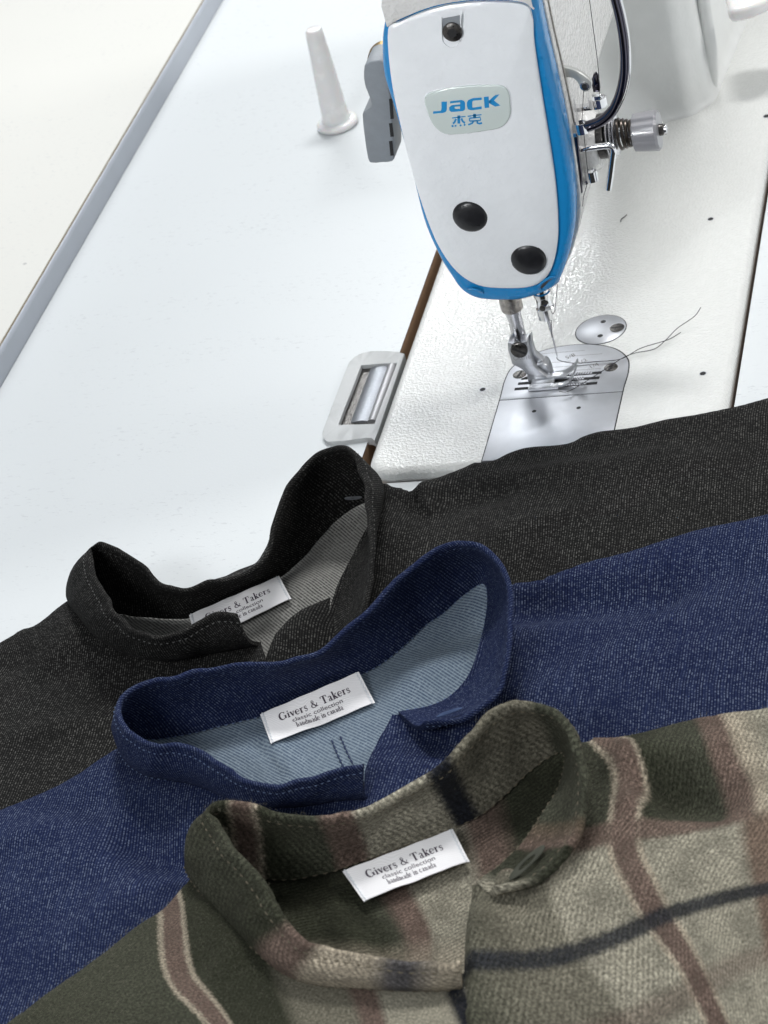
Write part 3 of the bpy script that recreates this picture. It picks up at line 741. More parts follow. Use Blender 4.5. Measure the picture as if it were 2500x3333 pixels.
# right flank: take-up lever, guides, tension unit, finger guard
def V4(x, y, yy): return Y(1750+x/3.318, 150+y/3.318, yy)
g = G(); tl = cr([(230, 225), (300, 235), (400, 262), (500, 320), (572, 385), (582, 440), (548, 488), (495, 492), (458, 450), (425, 385), (375, 348), (310, 340), (230, 330)], 4, closed=True)
prism(g, [V4(*p, 2)[[0, 2]] for p in tl], 2, 5, 'y', .5, 3)
tlo = g.obj('take_up_lever', simple('lever_satin', (.66, .67, .64), .3, .6), sm)
q = V4(505, 436, 1.6); g = G(); lathe(g, (q[0], 2.05, q[2]), (0, -1, 0), [(0, 2.2), (.4, 2.2), (.5, 1.5)], 26, 0); lathe(g, (q[0], 1.5, q[2]), (0, -1, 0), [(0, 1.3), (.15, 1.3)], 20, 1); g.obj('thread_eye', [M_steel, M_dark], tlo)
def clip(cx, cy, yy, r_, h, gapang, bx, thick=.55, name='thread_guide', a0=.3):
    q = V4(cx, cy, yy); g = G(); n_ = 26; V = []
    for k in range(n_+1):
        a = gapang+a0+(2*pi-2*a0)*k/n_
        for rr, z in ((r_, -h/2), (r_, h/2), (r_-thick, h/2), (r_-thick, -h/2)): V.append((q[0]+rr*cos(a), q[1]+rr*.8*sin(a), q[2]+z))
    F = [(k*4+i, k*4+(i+1) % 4, (k+1)*4+(i+1) % 4, (k+1)*4+i) for k in range(n_) for i in range(4)]+[(0, 1, 2, 3), (n_*4, n_*4+1, n_*4+2, n_*4+3)]
    g.add(V, F); box(g, bx, q[0]-r_*.6, q[1]-2, q[1]+2, q[2]-h/2-1, q[2]-h/2+1.2, .3)
    return g.obj(name, M_chrome, sm)
clip(645, 600, 12, 4.6, 4.6, 2.6, 33)
clip(470, 880, -4, 3.3, 5.5, 2.3, 33)
clip(580, 1400, 4, 3.2, 5.5, 2.6, 31)
g = G(); prism(g, [V4(*p, 12)[[0, 2]] for p in ((575, 390), (600, 310), (625, 290), (655, 320), (675, 460), (665, 500), (600, 500))], 12, 14, 'y', .4, 2); g.obj('thread_guide_plate', M_blackchrome, sm)
g = G(); prism(g, [V4(*p, -3)[[0, 2]] for p in ((328, 920), (440, 905), (445, 1030), (455, 1150), (480, 1350), (490, 1565), (472, 1572), (455, 1400), (420, 1200), (360, 1080))], -5, -2, 'y', .5, 3); g.obj('guide_bracket', M_blackchrome, sm)
g = G(); tube(g, cr([V4(455, 1118, 2), V4(560, 1100, 2), V4(720, 1078, 2), V4(790, 1082, 2), V4(818, 1120, 2), V4(810, 1200, 2), V4(785, 1400, 2), V4(765, 1545, 2)], 6), 1.65, 16); g.obj('thread_rod', M_chrome, sm)
# boss cast on the flank that carries the tension unit
TY = 20.0; tz = Y(2100, 428, TY)[2]
g = G(); lathe(g, (26, TY, tz-2), (1, 0, 0), [(0, 16), (11, 16), (15, 13)], 40); g.obj('tension_boss', M_body, sm)
g = G(); lathe(g, (38, TY, tz), (1, 0, 0), [(0, 11), (6.5, 11), (6.8, 9)], 40, 1); 
for k, (xx, rr) in enumerate(((46, 11.5), (47.6, 11.2), (49, 10))): lathe(g, (xx, TY, tz), (1, 0, 0), [(0, rr), (.5, rr+.3), (.9, rr-.2)], 40, 0)
lathe(g, (44, TY, tz), (1, 0, 0), [(0, 2.2), (30, 2.2)], 16, 0)
ten = g.obj('tension_unit', [M_steel, M_screw], sm)
g = G(); pts_ = []
for k in range(0, 24*5+1): a = 2*pi*k/24; rr = 7.5-2.5*(k/120); pts_.append((50.5+10*k/120, TY+rr*cos(a), tz+rr*sin(a)))
tube(g, pts_, .8, 8); g.obj('tension_spring', M_springd, ten)
kx = Y(2062, 428, TY)[0]; kx2 = Y(2146, 420, TY)[0]
g = G(); prof_ = [(0, 8.2), (.7, 9.4), ((kx2-kx)*.5, 9.9), (kx2-kx-1.2, 10.2), (kx2-kx, 9.0), (kx2-kx, 5)]
u, v_, d_ = frame_of((1, 0, 0)); V = []; seg = 72
for h, r_ in prof_:
    for k in range(seg):
        a = 2*pi*k/seg; rr = r_*(1-.085*max(0, cos(6*a))**3); V.append(np.array([kx+h, TY, tz])+(u*cos(a)+v_*sin(a))*rr)
F = [(l*seg+k, l*seg+(k+1) % seg, (l+1)*seg+(k+1) % seg, (l+1)*seg+k) for l in range(len(prof_)-1) for k in range(seg)]+[tuple(range(seg)), tuple((len(prof_)-1)*seg+k for k in range(seg))]
g.add(V, F); g.obj('tension_knob', M_knob, ten)
g = G(); lathe(g, (kx2-.5, TY, tz), (1, 0, 0), [(0, 2.9), (2.0, 2.9), (3.2, 2.0)], 20, 0); box(g, kx2+2.5, kx2+3.0, TY-.4, TY+.4, tz-2.6, tz+2.6, 0, 1); g.obj('knob_nut', [M_screw, M_dark], ten)
# finger guard: flat black-chrome strip
gp = [(1990, -60), (2003, -10), (2018, 50), (2030, 120), (2035, 190), (2032, 250), (2018, 310), (1992, 362), (1955, 395), (1912, 412)]
g = G(); tube(g, cr([Y(a, b_, -6) for a, b_ in gp], 6), 2.5, 14, rx=3.4, ref=(0, 1, .0)); g.obj('finger_guard', M_blackchrome, sm)
g = G(); tube(g, cr([Y(a+16, b_, -9) for a, b_ in gp[:-2]], 6), .5, 8); g.obj('guard_edge', M_chrome, sm)

# threads: along the machine, and the loose tails on the bed
def threadtube(pts, r_=.17): g = G(); tube(g, cr(pts, 8), r_, 6); return g
q = Y(1914, -40, 8); t5 = thing('needle_thread', (q[0], q[1], q[2]), 'thin black sewing thread running down the head of the machine to the needle', 'thread')
threadtube([Y(1914, -40, 8), Y(1932, 100, 8), Y(1945, 200, 8), Y(1951, 270, 9), Y(1953, 320, 10)]).obj('strand', M_thread, t5)
for pts_ in ([V4(500, 450, 1), V4(490, 600, 0), V4(480, 780, -2), V4(478, 860, -4)], [V4(495, 900, -4), V4(510, 1050, -3), V4(530, 1250, 1), V4(540, 1360, 3), V4(530, 1500, 2), V4(498, 1620, -2), V4(485, 1730, -8)], [Y(1815, 925, NYP-4), U5(700, 100, NYP-4), U5(685, 260, NYP-4), U5(655, 330, NYP-2), U5(645, 480, NYP-1), U5(655, 560, NYP-.8)]):
    threadtube(pts_, .16).obj('strand', M_thread, t5)
def W2(x, y, z): return P(1500+x/1.843, 900+y/1.843, z)
tA = [(1440, 185, 9), (1400, 240, 6), (1300, 310, 3), (1230, 380, 2.2), (1160, 435, 2), (1040, 460, 2), (960, 495, 1.8), (860, 560, 1.4), (790, 605, 1.5), (700, 660, 2.2), (640, 690, 2.4), (590, 690, 3)]
tB = [(1320, 335, 4), (1240, 380, 3), (1080, 430, 2.4), (960, 495, 1.3), (820, 510, 1.2), (700, 520, 1.2), (620, 512, 2), (585, 500, 5), (575, 487, 8)]
tag(threadtube([W2(*p) for p in tA], .2).obj('thread_tail', M_thread), 'longer black loose thread end lying across the needle plate from the presser foot', 'thread')
tag(threadtube([W2(*p) for p in tB], .2).obj('thread_tail', M_thread), 'shorter black loose thread end hanging from the needle point over the plate', 'thread')
tag(threadtube([P(2040, 699, .4), P(2032, 706, .6), P(2022, 714, .4), P(2020, 722, .3)], .25).obj('thread_scrap', M_thread), 'tiny dark thread scrap lying on the white machine bed', 'thread')

# ------------------------------------------------------------------ post and hinge bracket
b0 = P(1101, 408, TZ); b0 = np.array([b0[0], b0[1], TZ])
t3 = thing('head_rest_post', b0, 'white plastic tapered post with round flange standing on the table behind', 'post')
tp = Y(1021, 96, b0[1]); hh = tp[2]-TZ
lean = np.array([tp[0]-b0[0], 0, hh])
g = G(); lathe(g, b0+[0, 0, 4], lean, [(0, 10.2), (2, 9.0), (5, 8.6), (hh*.5, 7.2), (hh-8, 5.7), (hh-5, 5.4), (hh-3.6, 4.6), (hh-3.2, 3.4)], 40); g.obj('shaft', M_whitepl, t3)
g = G(); lathe(g, b0, (0, 0, 1), [(0, 12)]+[(2.3-2.3*cos(a), 11.2+2.3*sin(a)) for a in np.linspace(.2, pi-.3, 8)]+[(5, 9)], 44); g.obj('flange', M_whitepl, t3)

def H(x, y, z=TZ+3.0): return P(900+x/2.765, 1050+y/2.765, z)
hb = H(700, 660); t4 = thing('hinge_bracket', (hb[0], hb[1], TZ), 'light grey plastic frame with a polished metal roller at the left rim of the bed', 'hinge')
ou = [(1150, 275), (1060, 258), (850, 256), (740, 285), (665, 345), (610, 460), (540, 640), (470, 830), (415, 980), (425, 1035), (470, 1065), (560, 1062), (700, 1045), (830, 1030), (880, 1050), (925, 940)]
inn = [(1085, 355), (950, 362), (760, 378), (700, 540), (620, 740), (555, 915), (690, 912), (880, 905)]
OU = [H(*p)[:2] for p in ou]; IN = [H(*p)[:2] for p in inn]
OUs = cr(OU[:-1], 4)+[OU[-1]]
def ringsolid(g, o_, i_, z0, z1, m=0):
    pts = [Vector(p) for p in o_]+[Vector(p) for p in i_]; a = len(o_); b_ = len(i_)
    r = delaunay_2d_cdt(pts, [(k, (k+1) % a) for k in range(a)]+[(a+k, a+(k+1) % b_) for k in range(b_)], [], 0, 1e-6)
    VV = [tuple(v) for v in r[0]]
    FF = [f for f in r[2] if inside(o_, *(sum(VV[j][q] for j in f)/3 for q in (0, 1))) and not inside(i_, *(sum(VV[j][q] for j in f)/3 for q in (0, 1)))]
    g.add([(x, y, z1) for x, y in VV], FF, m)
    for lp in (o_, i_):
        n_ = len(lp); g.add([(p[0], p[1], z) for z in (z0, z1) for p in lp], [(k, (k+1) % n_, n_+(k+1) % n_, n_+k) for k in range(n_)], m)
g = G(); ringsolid(g, OUs, IN, TZ-2, TZ+2.6)
fr = g.obj('frame', M_lightgrey, t4)
md = fr.modifiers.new('bevel', 'BEVEL'); md.width = .0012; md.segments = 3; md.limit_method = 'ANGLE'; md.angle_limit = radians(50)
bmm = bmesh.new(); bmm.from_mesh(fr.data); bmesh.ops.remove_doubles(bmm, verts=bmm.verts, dist=1e-6); bmm.to_mesh(fr.data); bmm.free()
a = H(990, 372, TZ-1); b_ = H(790, 905, TZ-1); mid = H(760, 640, TZ-1)
# roller: half-sunk cylinder running along the slot
w0 = H(800, 640, TZ-1); w1 = H(1010, 640, TZ-1)
g = G(); cx_ = (H(915, 375, TZ)[0]+H(745, 908, TZ)[0])/2+1.5; y0_ = H(745, 903, TZ)[1]; y1_ = H(915, 370, TZ)[1]
lathe(g, (cx_, y0_, TZ-11.5), (0, 1, 0), [(0, 13), (y1_-y0_, 13)], 48)
g.obj('roller', simple('hammered_steel', (.30, .315, .34), .42, .9, bump=(420, .3, 2, .0006)), t4)
g = G(); xr_ = H(905, 920, TZ)[0]; 
tube(g, [(-93.2, y0_-1, TZ-.5), (-93.2, y1_+1, TZ-.5)], 3.0, 20); g.obj('hinge_pin', simple('pin_metal', (.38, .38, .39), .4, .7), t4)
g = G(); ringin = [p for p in IN]; g.add([(p[0], p[1], TZ+.15) for p in ringin], [tuple(range(len(ringin)))]); g.obj('well', M_screw, t4)

# ------------------------------------------------------------------ shirts
def tops(st, z=None): return [P(s[0], s[1], s[2]) for s in st]
def bots(st): return [P(s[3], s[4], s[5]) for s in st]
def collar(name, st, mat, parent, thick, bulge, rimw, H_mm, seed, n=7, rows=10, mouth=None):
    T = cr(tops(st), n); B = cr(bots(st), n); m_ = len(T)
    c0 = np.mean(np.array(B), axis=0)
    arc = [0]
    for i in range(1, m_): arc.append(arc[-1]+np.linalg.norm((T[i]+B[i]-T[i-1]-B[i-1])/2))
    mid = []; nor = []
    for i in range(m_):
        t = (T[min(i+1, m_-1)]+B[min(i+1, m_-1)]-T[max(i-1, 0)]-B[max(i-1, 0)]); t /= np.linalg.norm(t)
        up = T[i]-B[i]; nn = np.cross(t, up); nn /= np.linalg.norm(nn)
        nor.append(nn)
    # stations run left front -> back -> right front (clockwise seen from above): t x up points outwards? test
    sgn = 1 if sum((nor[i][:2]@(B[i]-c0)[:2]) for i in range(m_)) > 0 else -1
    nor = [q*sgn for q in nor]
    V = []; UV = []; per = 2*rows+6
    rr = np.random.RandomState(seed)
    for i in range(m_):
        def pt(r_, side):
            base = B[i]*(1-r_)+T[i]*r_
            wv = 1.0*vnoise([[arc[i], r_*30+seed*10]], 22, seed)[0]*sin(pi*min(1, r_*1.1))+.75*vnoise([[arc[i], r_*30]], 9, seed+1)[0]*(.35+r_)+.22*vnoise([[arc[i]*1.0, r_*12]], 3.2, seed+2)[0]*r_
            # thickening line of the top-stitched edge
            th = thick/2*(1+rimw*math.exp(-((r_-.97)/.05)**2)-.35*math.exp(-((r_-.86)/.03)**2))
            return base+nor[i]*(bulge*sin(pi*r_)*.9+wv+side*th)
        Hh = H_mm
        for k in range(rows+1):
            r_ = k/rows; V.append(pt(r_, 1)); UV.append((arc[i], r_*Hh))
        top_ = T[i]; upv = T[i]-B[i]; upv /= np.linalg.norm(upv); r0 = thick/2*(1+rimw*.7)
        for k in range(1, 5):
            a = pi*k/5; base = pt(1.0, 0)
            V.append(base+nor[i]*cos(a)*r0+upv*sin(a)*r0); UV.append((arc[i], Hh+k*1.2))
        for k in range(rows, -1, -1):
            r_ = k/rows; V.append(pt(r_, -1)); UV.append((arc[i], Hh*2+6-r_*Hh))
    per = 2*(rows+1)+4
    F = [(i*per+k, i*per+(k+1) % per, (i+1)*per+(k+1) % per, (i+1)*per+k) for i in range(m_-1) for k in range(per)]
    F += [tuple(range(per)), tuple((m_-1)*per+k for k in range(per))]
    o = mesh_obj(name, V, F, mat, parent, angle=80, uv=UV)
    V = np.array(V).reshape(m_, per, 3)
    return o, V, arc, np.array(nor), T, B
def stitches(name, path, offs, mat, parent, L=2.2, gap=1.1, r_=.32, lift=.0):
    """small raised stitches along a 3-D path"""
    path = np.array(path); d = np.r_[0, np.cumsum(np.linalg.norm(np.diff(path, axis=0), axis=1))]
    g = G(); s = 0
    f = lambda t: np.array([np.interp(t, d, path[:, j]) for j in range(3)])
    fo = lambda t: np.array([np.interp(t, d, offs[:, j]) for j in range(3)])
    while s+L < d[-1]:
        a, b_ = f(s), f(s+L); o_ = fo(s+L/2); m_ = (a+b_)/2
        tube(g, [a+o_*(lift-.25), m_+o_*(lift+r_*.6), b_+o_*(lift-.25)], [r_*.6, r_, r_*.6], 6)
        s += L+gap
    return g.obj(name, mat, parent)
def collar_stitch(col, rows, idx_out, idx_in, mat, parent, **k):
    o, V, arc, nor, T, B = col
    if idx_out is not None: stitches('stitching', V[:, idx_out], nor, mat, parent, **k)
    if idx_in is not None: stitches('stitching', V[:, idx_in], -nor, mat, parent, **k)
def extend(poly): return poly
def panel(name, outline, zfn, mat, parent, spacing=3.0, free=None, drop=8.0, rad=9.0, uvf=None, lift=0.0, folds=(), thick=None):
    """cloth sheet: outline in (x, y) mm; free = polylines of silhouettes that round over and drop"""
    o_ = [np.array(p[:2], float) for p in outline]
    # resample outline
    R_ = []
    for i in range(len(o_)):
        a, b_ = o_[i], o_[(i+1) % len(o_)]; L = np.linalg.norm(b_-a); n_ = max(1, int(L/spacing))
        for k in range(n_): R_.append(a+(b_-a)*k/n_)
    mn = np.min(R_, axis=0); mx = np.max(R_, axis=0); ins = []
    pl = [tuple(p) for p in R_]; path = mplpath(pl)
    xs = np.arange(mn[0], mx[0], spacing); ys = np.arange(mn[1], mx[1], spacing*.87)
    cand = np.array([(x+(spacing/2 if j % 2 else 0), y) for j, y in enumerate(ys) for x in xs])
    cand = cand+rng.uniform(-.12, .12, cand.shape)*spacing
    ok = path(cand); cand = cand[ok]
    R2 = np.array(R_); dm = np.full(len(cand), 1e9)
    for i0 in range(0, len(R2), 50):
        blk_ = R2[i0:i0+50]; dm = np.minimum(dm, np.sqrt(((cand[:, None, :]-blk_[None])**2).sum(-1)).min(1))
    cand = cand[dm > spacing*.55]
    allp = np.vstack([R2, cand]); n_ = len(R2)
    r = delaunay_2d_cdt([Vector(p) for p in allp], [], [list(range(n_))], 1, 1e-5)
    V2 = np.array([tuple(v) for v in r[0]]); F = [f for f in r[2]]
    z = zfn(V2)+lift
    if free:
        for fl_, dr, rd in free:
            d = poly_dist(V2, fl_); t = np.clip(1-d/rd, 0, 1); z = z-dr*(1-np.sqrt(np.clip(1-t*t, 0, 1)))
    V = np.c_[V2, z]
    uv = uvf(V2) if uvf else V2
    return mesh_obj(name, V, F, mat, parent, angle=85, uv=uv), V
def mplpath(pl):
    A = np.array(pl); B = np.roll(A, -1, axis=0)
    def f(q):
        c = np.zeros(len(q), bool)
        for a, b_ in zip(A, B):
            if a[1] == b_[1]: continue
            m_ = ((a[1] > q[:, 1]) != (b_[1] > q[:, 1])) & (q[:, 0] < (b_[0]-a[0])*(q[:, 1]-a[1])/(b_[1]-a[1])+a[0])
            c ^= m_
        return c
    return f
def zfield(ctrl, folds, seed, amp=1.0, nsc=55, lam=2e-3):
    pts = np.array([P(a, b_, c) for a, b_, c in ctrl]); t = TPS(pts[:, :2], pts[:, 2], lam)
    FL = [(P(a, b_, z)[:2], P(c, d, z)[:2], am, w_) for (a, b_, c, d, z, am, w_) in folds]
    FL = [(a, b_, am*1.5, w_) for a, b_, am, w_ in FL]
    def f(q):
        q = np.atleast_2d(q)[:, :2]; z = t(q)
        for a, b_, am, w_ in FL: z = z+am*np.exp(-(seg_dist(q, a, b_)/w_)**2)
        return z+amp*vnoise(q, nsc, seed)+amp*.35*vnoise(q, nsc*.35, seed+5)
    return f
def PX(l, zf=None, z=10.0):                         # photo outline -> xy, at the height of the cloth there
    out = []
    for a, b_ in l:
        q = P(a, b_, z)
        if zf is not None:
            for _ in range(6): q = P(a, b_, float(zf(q[None, :2])[0]))
        out.append(q[:2])
    return out

# ---- neck labels with woven lettering
def arcpts(cx, cy, rx, ry, a0, a1, n_=10): return [(cx+rx*cos(radians(a0+(a1-a0)*k/n_)), cy+ry*sin(radians(a0+(a1-a0)*k/n_))) for k in range(n_+1)]
def SF(ch):                                          # high-contrast serif glyphs: (width, [(points, widths)])
    T_, t_ = .20, .075; x = .64
    def bar(x0, x1, y_): return ([(x0, y_), (x1, y_)], t_)
    if ch == 'G': a = arcpts(.44, .5, .38, .48, 50, 325, 18); return .98, [(a, [t_+(.15*max(0, -cos(radians(50+275*k/18)))) for k in range(19)]), ([(.80, .06), (.80, .42)], T_*.9), bar(.60, .95, .43), ([(.74, .74), (.74, .96)], t_)]
    if ch == 'T': return .86, [([(.43, 0), (.43, .96)], T_), ([(.04, .97), (.82, .97)], .07), ([(.06, .98), (.04, .74)], t_), ([(.80, .98), (.82, .74)], t_), bar(.26, .60, .03)]
    if ch == 'i': return .34, [([(.17, 0), (.17, x)], T_*.9), bar(.02, .32, .03), bar(.03, .17, x-.02), ([(.17, .80), (.17, .95)], .15)]
    if ch == 'v': return .60, [([(.10, x), (.32, .02)], T_*.9), ([(.32, .02), (.50, x)], t_), bar(0, .22, x-.02), bar(.40, .60, x-.02)]
    if ch == 'e': a = arcpts(.30, .32, .24, .31, 0, 320, 16); return .60, [(a, [t_+.10*max(0, -cos(radians(320*k/16))) for k in range(17)]), bar(.08, .54, .34)]
    if ch == 'c': a = arcpts(.30, .32, .24, .31, 45, 320, 16); return .56, [(a, [t_+.10*max(0, -cos(radians(45+275*k/16))) for k in range(17)]), ([(.44, .52), (.48, .56)], .11)]
    if ch == 'r': return .48, [([(.15, 0), (.15, x)], T_*.9), bar(.0, .30, .03), bar(.02, .15, x-.02), ([(.2, .42), (.28, .58), (.38, .62)], t_), ([(.36, .58), (.43, .58)], .13)]
    if ch == 's': return .48, [([(.40, .50), (.36, .62), (.22, .64), (.10, .56), (.10, .44), (.24, .35), (.36, .27), (.40, .14), (.30, .02), (.16, .0), (.05, .12)], [t_, t_, t_, .09, .13, .16, .14, .09, t_, t_, t_])]
    if ch == 'a': return .58, [([(.10, .50), (.16, .62), (.30, .64), (.40, .54)], t_), ([(.40, .58), (.40, .02)], T_*.85), ([(.40, .38), (.18, .30), (.10, .15), (.20, .03), (.38, .10)], [t_, .09, .13, .07, t_]), bar(.38, .56, .03)]
    if ch == 'k': return .64, [([(.15, 0), (.15, 1.0)], T_*.9), bar(.0, .30, .03), bar(.02, .15, .98), ([(.18, .26), (.48, x-.02)], t_), ([(.27, .36), (.52, .0)], T_*.9), bar(.38, .58, x-.02), bar(.40, .64, .03)]
    if ch in 'hn': tp_ = 1.0 if ch == 'h' else x; return .66, [([(.15, 0), (.15, tp_)], T_*.9), bar(0, .28, .03), bar(.02, .15, tp_-.02), ([(.18, .44), (.30, .60), (.42, .60)], t_), ([(.48, .0), (.48, .52)], T_*.9), bar(.34, .62, .03)]
    if ch == 'm': return .96, [([(.15, 0), (.15, x)], T_*.9), bar(0, .28, .03), bar(.02, .15, x-.02), ([(.18, .44), (.28, .60), (.38, .60)], t_), ([(.46, .0), (.46, .52)], T_*.9), ([(.50, .44), (.60, .60), (.70, .60)], t_), ([(.78, .0), (.78, .52)], T_*.9), bar(.66, .92, .03)]
    if ch == 'd': a = arcpts(.28, .32, .22, .30, 20, 340, 14); return .62, [(a, [t_+.10*max(0, -cos(radians(20+320*k/14))) for k in range(15)]), ([(.46, 0), (.46, 1.0)], T_*.9), bar(.30, .46, .98), bar(.46, .60, .03)]
    if ch == '&': return .98, [([(.86, .48), (.70, .12), (.44, .0), (.18, .04), (.08, .22), (.20, .42), (.42, .58), (.50, .78), (.40, .94), (.26, .90), (.22, .74), (.40, .44), (.66, .10), (.90, .02)], [t_, t_, t_, .10, .15, .10, t_, t_, t_, .08, .13, .15, .15, t_])]
    return .34, []
def serif_text(s):
    V = []; F = []; x = 0
    for ch in s:
        w_, S_ = SF(ch)
        for pl_, wd in S_:
            A = [np.array(p, float) for p in pl_]; n_ = len(A); b0_ = len(V)
            for i in range(n_):
                t = A[min(i+1, n_-1)]-A[max(i-1, 0)]; t /= hypot(*t); nn = np.array([-t[1], t[0]]); ww = (wd[i] if isinstance(wd, list) else wd)/2
                V.append((A[i]+nn*ww)+[x, 0]); V.append((A[i]-nn*ww)+[x, 0])
            F += [(b0_+2*i, b0_+2*i+2, b0_+2*i+3, b0_+2*i+1) for i in range(n_-1)]
        x += w_+.05
    return np.array(V), F, x
def exp_(u, c): return math.exp(-((u-c)/.05)**2)
def neck_label(parent, c, bow, mat=M_label, cut=None):
    """c: corners top-left, top-right, bottom-right, bottom-left as (px, py, z)"""
    C_ = [P(*q) for q in c]; Wd = (np.linalg.norm(C_[1]-C_[0])+np.linalg.norm(C_[2]-C_[3]))/2; Hd = np.linalg.norm(C_[3]-C_[0])
    def S_(u, v):                                    # u 0..1 left-right, v 0..1 bottom-top
        t = C_[0]*(1-u)+C_[1]*u; b_ = C_[3]*(1-u)+C_[2]*u
        q = b_*(1-v)+t*v
        q = q+np.array([0, -.35, .9])*bow*sin(pi*(u**(.8+.12*bow)))*(1-v)+np.array([0, 0, 1])*(.55*exp_(u, .03)+.55*exp_(u, .97))*(1-v)*sin(v*7+bow)+np.array([0, 0, 1])*.5*sin(u*9)*(1-v)
        return q
    nu, nv = 40, 14; V = []; UV = []
    nrm = np.cross(C_[1]-C_[0], C_[0]-C_[3]); nrm /= np.linalg.norm(nrm); nrm *= np.sign(nrm[2])
    for layer in (0, 1):
        for j in range(nv+1):
            for i in range(nu+1):
                u, v = i/nu, j/nv; e = .25*vnoise([[u*60, v*30]], 3, 3)[0]
                q = S_(u, v)+nrm*(.35*(1-layer)+.15*sin(u*23+v*5))
                V.append(q); UV.append((u*Wd, v*Hd))
    n1 = (nu+1)*(nv+1); F = []
    for j in range(nv):
        for i in range(nu):
            a = j*(nu+1)+i; F.append((a, a+1, a+nu+2, a+nu+1)); F.append((n1+a, n1+a+nu+1, n1+a+nu+2, n1+a+1))
    bd = [i for i in range(nu+1)]+[j*(nu+1)+nu for j in range(1, nv+1)]+[nv*(nu+1)+i for i in range(nu-1, -1, -1)]+[j*(nu+1) for j in range(nv-1, 0, -1)]
    for k in range(len(bd)):
        a, b_ = bd[k], bd[(k+1) % len(bd)]; F.append((a, b_, n1+b_, n1+a))
    lab = mesh_obj('neck_label', V, F, mat, parent, uv=UV, angle=60)
    def put(V2, F, x0, y0, sx, sy):
        W_ = []
        for p in V2:
            u = (x0+p[0]*sx)/Wd; v = (y0+p[1]*sy)/Hd
            W_.append(S_(u, v)+nrm*(.35+.15*sin(u*23+v*5)+.10))
        return W_, F
    g = G()
    V2, F2, w_ = serif_text('Givers & Takers'); tw = Wd*.70; sc = tw/w_
    g.add(*put(V2, F2, Wd*.155, Hd*.53, sc, Hd*.235))
    for s, y0, x0, tw, hh_, fnt in (('classic collection', .345, .255, .49, .175, 0), ('handmade in canada', .155, .275, .45, .155, 1)):
        if fnt == 0:
            V2, F2 = text_mesh(s, 1.0, 0.004); mxx = max(v[0] for v in V2); g.add(*put(V2, F2, Wd*x0, Hd*y0, Wd*tw/mxx, Hd*hh_))
        else:
            V2, F2, w_ = serif_text(s); g.add(*put(V2, F2, Wd*x0, Hd*y0, Wd*tw/w_, Hd*hh_))
    g.obj('lettering', M_ink, lab)
    # side stitches
    for u in (.025, .975):
        pth = [S_(u+.004*((k % 2)*2-1), k/18)+nrm*.5 for k in range(19)]
        g = G(); tube(g, pth, .28, 6); g.obj('stitching', M_stW, lab)
    return lab

# buttonhole on the flared right end
def on_collar(col, fi, fr_, side=-1):
    o, V, arc, nor, T, B = col; i = int(fi*(len(T)-1)); return B[i]*(1-fr_)+T[i]*fr_, nor[i], (T[min(i+1, len(T)-1)]-T[i-1]), T[i]-B[i]
def buttonhole(col, fi, fr_, L, W_, mats, parent, side=-1, th=1.6):
    p, n_, t, up = on_collar(col, fi, fr_); t = t/np.linalg.norm(t); up = np.cross(n_, t); g = G()
    loop = [p+n_*side*th+t*cos(a)*L/2+up*sin(a)*W_/2 for a in np.linspace(0, 2*pi, 90)]
    for k in range(0, 89):
        a = loop[k]; c_ = p+n_*side*th; d = a-c_; tube(g, [c_+d*.5, c_+d*.8+n_*side*.3, c_+d*1.05], [.25, .38, .25], 6)
    g.obj('buttonhole', mats[0], parent)
# =================== black shirt
KS = [(772, 2011, 32, 850, 2095, 12), (705, 2003, 34, 740, 2115, 12), (650, 2027, 34, 650, 2128, 12), (596, 2058, 34, 588, 2140, 12), (533, 2074, 35, 486, 2140, 12), (470, 2066, 36, 400, 2115, 12), (423, 2043, 38, 330, 2080, 12),
      (376, 1996, 40, 285, 2035, 12), (337, 1941, 42, 245, 1990, 11), (308, 1880, 43, 226, 1955, 10), (294, 1825, 44, 222, 1935, 9), (294, 1792, 44, 238, 1940, 7), (308, 1778, 44, 262, 1965, 5), (337, 1775, 43, 300, 1985, 3), (415, 1807, 40, 376, 1992, 2),
      (470, 1847, 36, 440, 2002, 2), (509, 1890, 32, 500, 2007, 2), (549, 1913, 30, 549, 2009, 2), (611, 1921, 28, 619, 2004, 2), (705, 1894, 28, 710, 1968, 2), (784, 1870, 29, 800, 1928, 2), (846, 1835, 31, 870, 1897, 2), (874, 1784, 34, 915, 1872, 3),
      (893, 1713, 38, 955, 1840, 4), (925, 1627, 42, 1000, 1795, 5), (972, 1541, 47, 1045, 1740, 6), (1027, 1482, 50, 1090, 1695, 7), (1082, 1459, 52, 1150, 1650, 9), (1130, 1464, 52, 1215, 1620, 11), (1160, 1495, 51, 1245, 1625, 13),
      (1182, 1545, 49, 1235, 1660, 14), (1198, 1615, 47, 1210, 1715, 14), (1210, 1700, 44, 1175, 1775, 13), (1213, 1790, 41, 1135, 1850, 12), (1207, 1880, 37, 1105, 1915, 11), (1190, 1970, 33, 1085, 1975, 11), (1180, 2020, 29, 1078, 2020, 11), (1172, 2066, 23, 1077, 2072, 10)]
rk = P(600, 2100, 0)
black = thing('shirt', (rk[0], rk[1], 0), 'black denim band collar shirt lying at the back, nearest the sewing machine', 'shirt')
